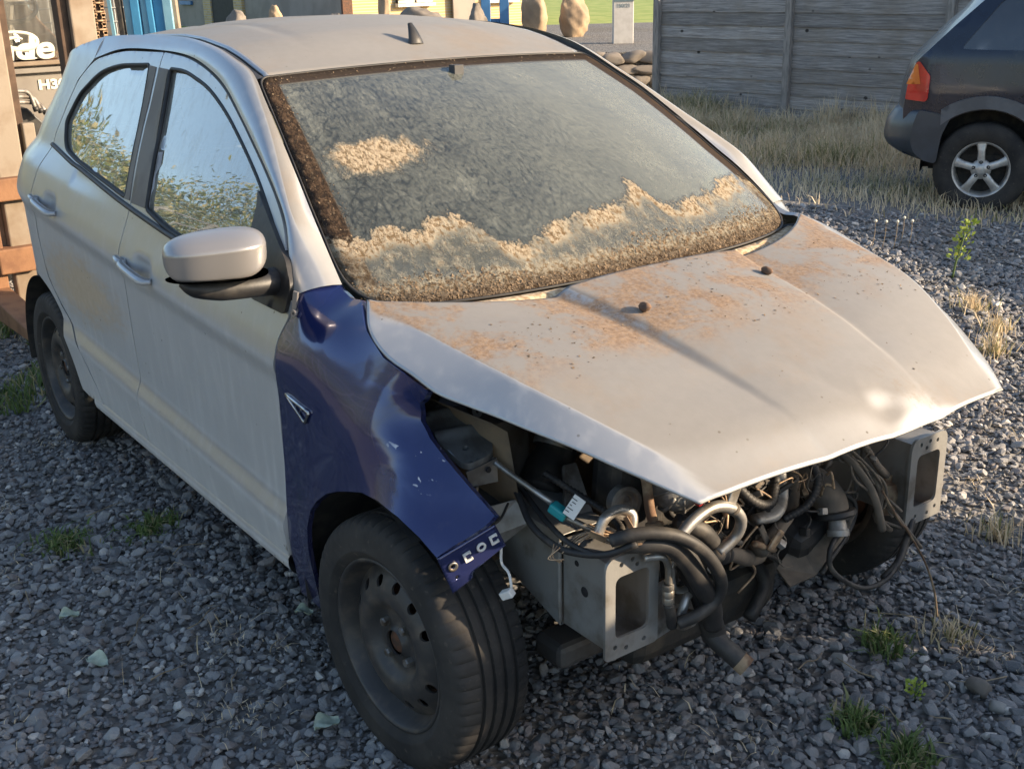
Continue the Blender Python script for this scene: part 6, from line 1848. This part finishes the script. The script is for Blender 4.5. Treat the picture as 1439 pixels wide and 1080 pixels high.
k_ = np.sin(gx_ * 6 + 2 * np.sin(gy_ * 7)) + .6 * np.sin(gx_ * 13 + gy_ * 9) > .1
o = blades('grass_patch', np.c_[gx_[k_], gy_[k_], np.full(k_.sum(), .004)], RNG.uniform(.03, .10, k_.sum()), MT['greengrass'], .004, .9, RNG.uniform(0, 1, k_.sum()))
tag(o, 'low green grass between the rear wheel and the forklift', 'grass', None, 'stuff')
for k, (x, y, h, lb) in enumerate(((-1.271, 3.378, .14, 'dry straw coloured tuft on sunlit gravel'), (-.983, 3.147, .12, 'sparse straw tuft leaning over the gravel'), (-.80, 2.845, .12, 'straw tuft close to the bonnet corner'), (.243, 1.232, .10, 'pale straw tuft in the sunlit strip'), (.50, .62, .07, 'matted dry stalks around a straggly green tuft'))):
    tuft('dry_tuft', x, y, 110, h, MT['drygrass'], lb, 'dry tufts', .7, .0022, .05, 'dry grass')
# yellow-green weed standing alone
WD = empty('weed_plant', (-1.739, 3.898, 0)); tag(WD, 'tall yellow green weed standing alone at the edge of the shade', 'plant')
MB().tube([(0, 0, 0), (.01, .01, .12), (.03, .03, .26)], .006, 6, 4).build('stem', MT['weedgreen'], WD, True)
V = []; F = []
for k in range(130):
    z = random.uniform(.10, .34); a = random.uniform(0, 6.28); r = random.uniform(.0, .075) * (1.15 - z * 2.2); L_ = random.uniform(.016, .034)
    c = Vector((.03 * z / .26 + r * math.cos(a), .05 * z / .26 + r * math.sin(a), z)); d = Vector((math.cos(a), math.sin(a), random.uniform(.3, 1.4))).normalized(); s = d.orthogonal().normalized() * L_ * .28
    i = len(V); V += [tuple(c), tuple(c + d * L_ * .5 + s), tuple(c + d * L_), tuple(c + d * L_ * .5 - s)]; F.append((i, i + 1, i + 2, i + 3))
obj('leaves', V, F, MT['weedyellow'], WD, False)
WD2 = empty('weed_plant', (.604, .322, 0)); tag(WD2, 'small yellow flowered weed standing in shaded gravel', 'plant')
MB().tube([(0, 0, 0), (.004, .0, .03), (.0, .004, .05)], .003, 6, 3).build('stem', MT['weedgreen'], WD2, True)
V = []; F = []
for k in range(70):
    z = random.uniform(.01, .055); a = random.uniform(0, 6.28); r = random.uniform(0, .02); L_ = random.uniform(.007, .014)
    c = Vector((r * math.cos(a), r * math.sin(a), z)); d = Vector((math.cos(a), math.sin(a), random.uniform(.2, 1.2))).normalized(); s = d.orthogonal().normalized() * L_ * .35
    i = len(V); V += [tuple(c), tuple(c + d * L_ * .5 + s), tuple(c + d * L_), tuple(c + d * L_ * .5 - s)]; F.append((i, i + 1, i + 2, i + 3))
obj('leaves', V, F, MT['weedyellow'], WD2, False)
# twigs and straws on the gravel
tw = [(-.95, -1.05, .16), (-.80, -.98, .13), (-1.30, -1.28, .12), (-.62, -1.15, .10), (-.45, -1.0, .09), (-1.7, -.98, .14), (-1.25, -.85, .12), (.50, .30, .12), (.62, .42, .10), (.66, .20, .07), (.36, .18, .10), (.70, .56, .14), (.45, .70, .16), (.30, .55, .15), (.72, .30, .05), (-.30, -1.25, .05), (-.15, -1.15, .06), (-.55, -.85, .07)]
for k, (x, y, L_) in enumerate(tw):
    a = random.uniform(0, 6.28); P = [(0, 0, .018)]
    for q in range(3): P.append((P[-1][0] + math.cos(a) * L_ / 3, P[-1][1] + math.sin(a) * L_ / 3, .016 + random.uniform(0, .012))); a += random.uniform(-.5, .5)
    o = MB().tube(P, [.0022, .0018, .0010], 5, 4).build('dry_straw', MT['twig'], None, True); o.location = (x, y, .004)
    tag(o, 'thin dry straw lying across the gravel', 'straw', 'loose straws on the gravel')
for k, (x, y, s, lb) in enumerate(((.682, .47, .036, 'large dark stone with one flat face in the gravel'), (.751, .439, .026, 'rounded pale stone beside a large dark one'), (.80, .40, .022, 'brownish knobbly stone at the edge of the gravel'))):
    me = boulder(600 + k, (s, s * .85, s * .7), 3); me.materials.append(MT['boulder2'] if k != 1 else MT['concrete'])
    o = link(bpy.data.objects.new('stone', me)); o.location = (x, y, s * .5); tag(o, lb, 'stone', 'larger stones in the gravel')
for k, (x, y) in enumerate(((-2.499, 4.166), (-2.446, 4.20), (-2.443, 4.377), (-2.40, 4.25), (-2.35, 4.33))):
    o = empty('seed_head_stalk', (x, y, 0)); tag(o, 'white seed head on a thin stalk beyond the bonnet', 'flower', 'white seed heads')
    MB().tube([(0, 0, 0), (.01, .005, .10), (.012, .0, .17)], .002, 5, 4).build('stalk', MT['twig'], o, True)
    MB().ball((.012, 0, .178), .011, (1, 1, .9), 8, 6).build('head', MT['flower'], o, True)

# matted dry litter between the stones
n = 2600
cx_ = RNG.uniform(0, 1, (70, 2)); cc_ = []
ang = YAW + RNG.uniform(-.6, .6, 70); rad = RNG.uniform(1.6, 5.0, 70)
cxx = 2.021 + rad * np.cos(ang); cyy = -1.886 + rad * np.sin(ang)
ci = RNG.integers(0, 70, n)
X = cxx[ci] + RNG.normal(0, .05, n); Y = cyy[ci] + RNG.normal(0, .05, n)
k_ = ~((X < .4) & (X > -3.0) & (np.abs(Y) < .80))
o = blades('dry_litter', np.c_[X[k_], Y[k_], RNG.uniform(.012, .022, k_.sum())], RNG.uniform(.010, .022, k_.sum()), MT['drygrass'], .0011, 2.6, RNG.uniform(.35, .9, k_.sum()), None, .9)
tag(o, 'thin matted dry stalks caught between the gravel stones', 'litter', None, 'stuff')
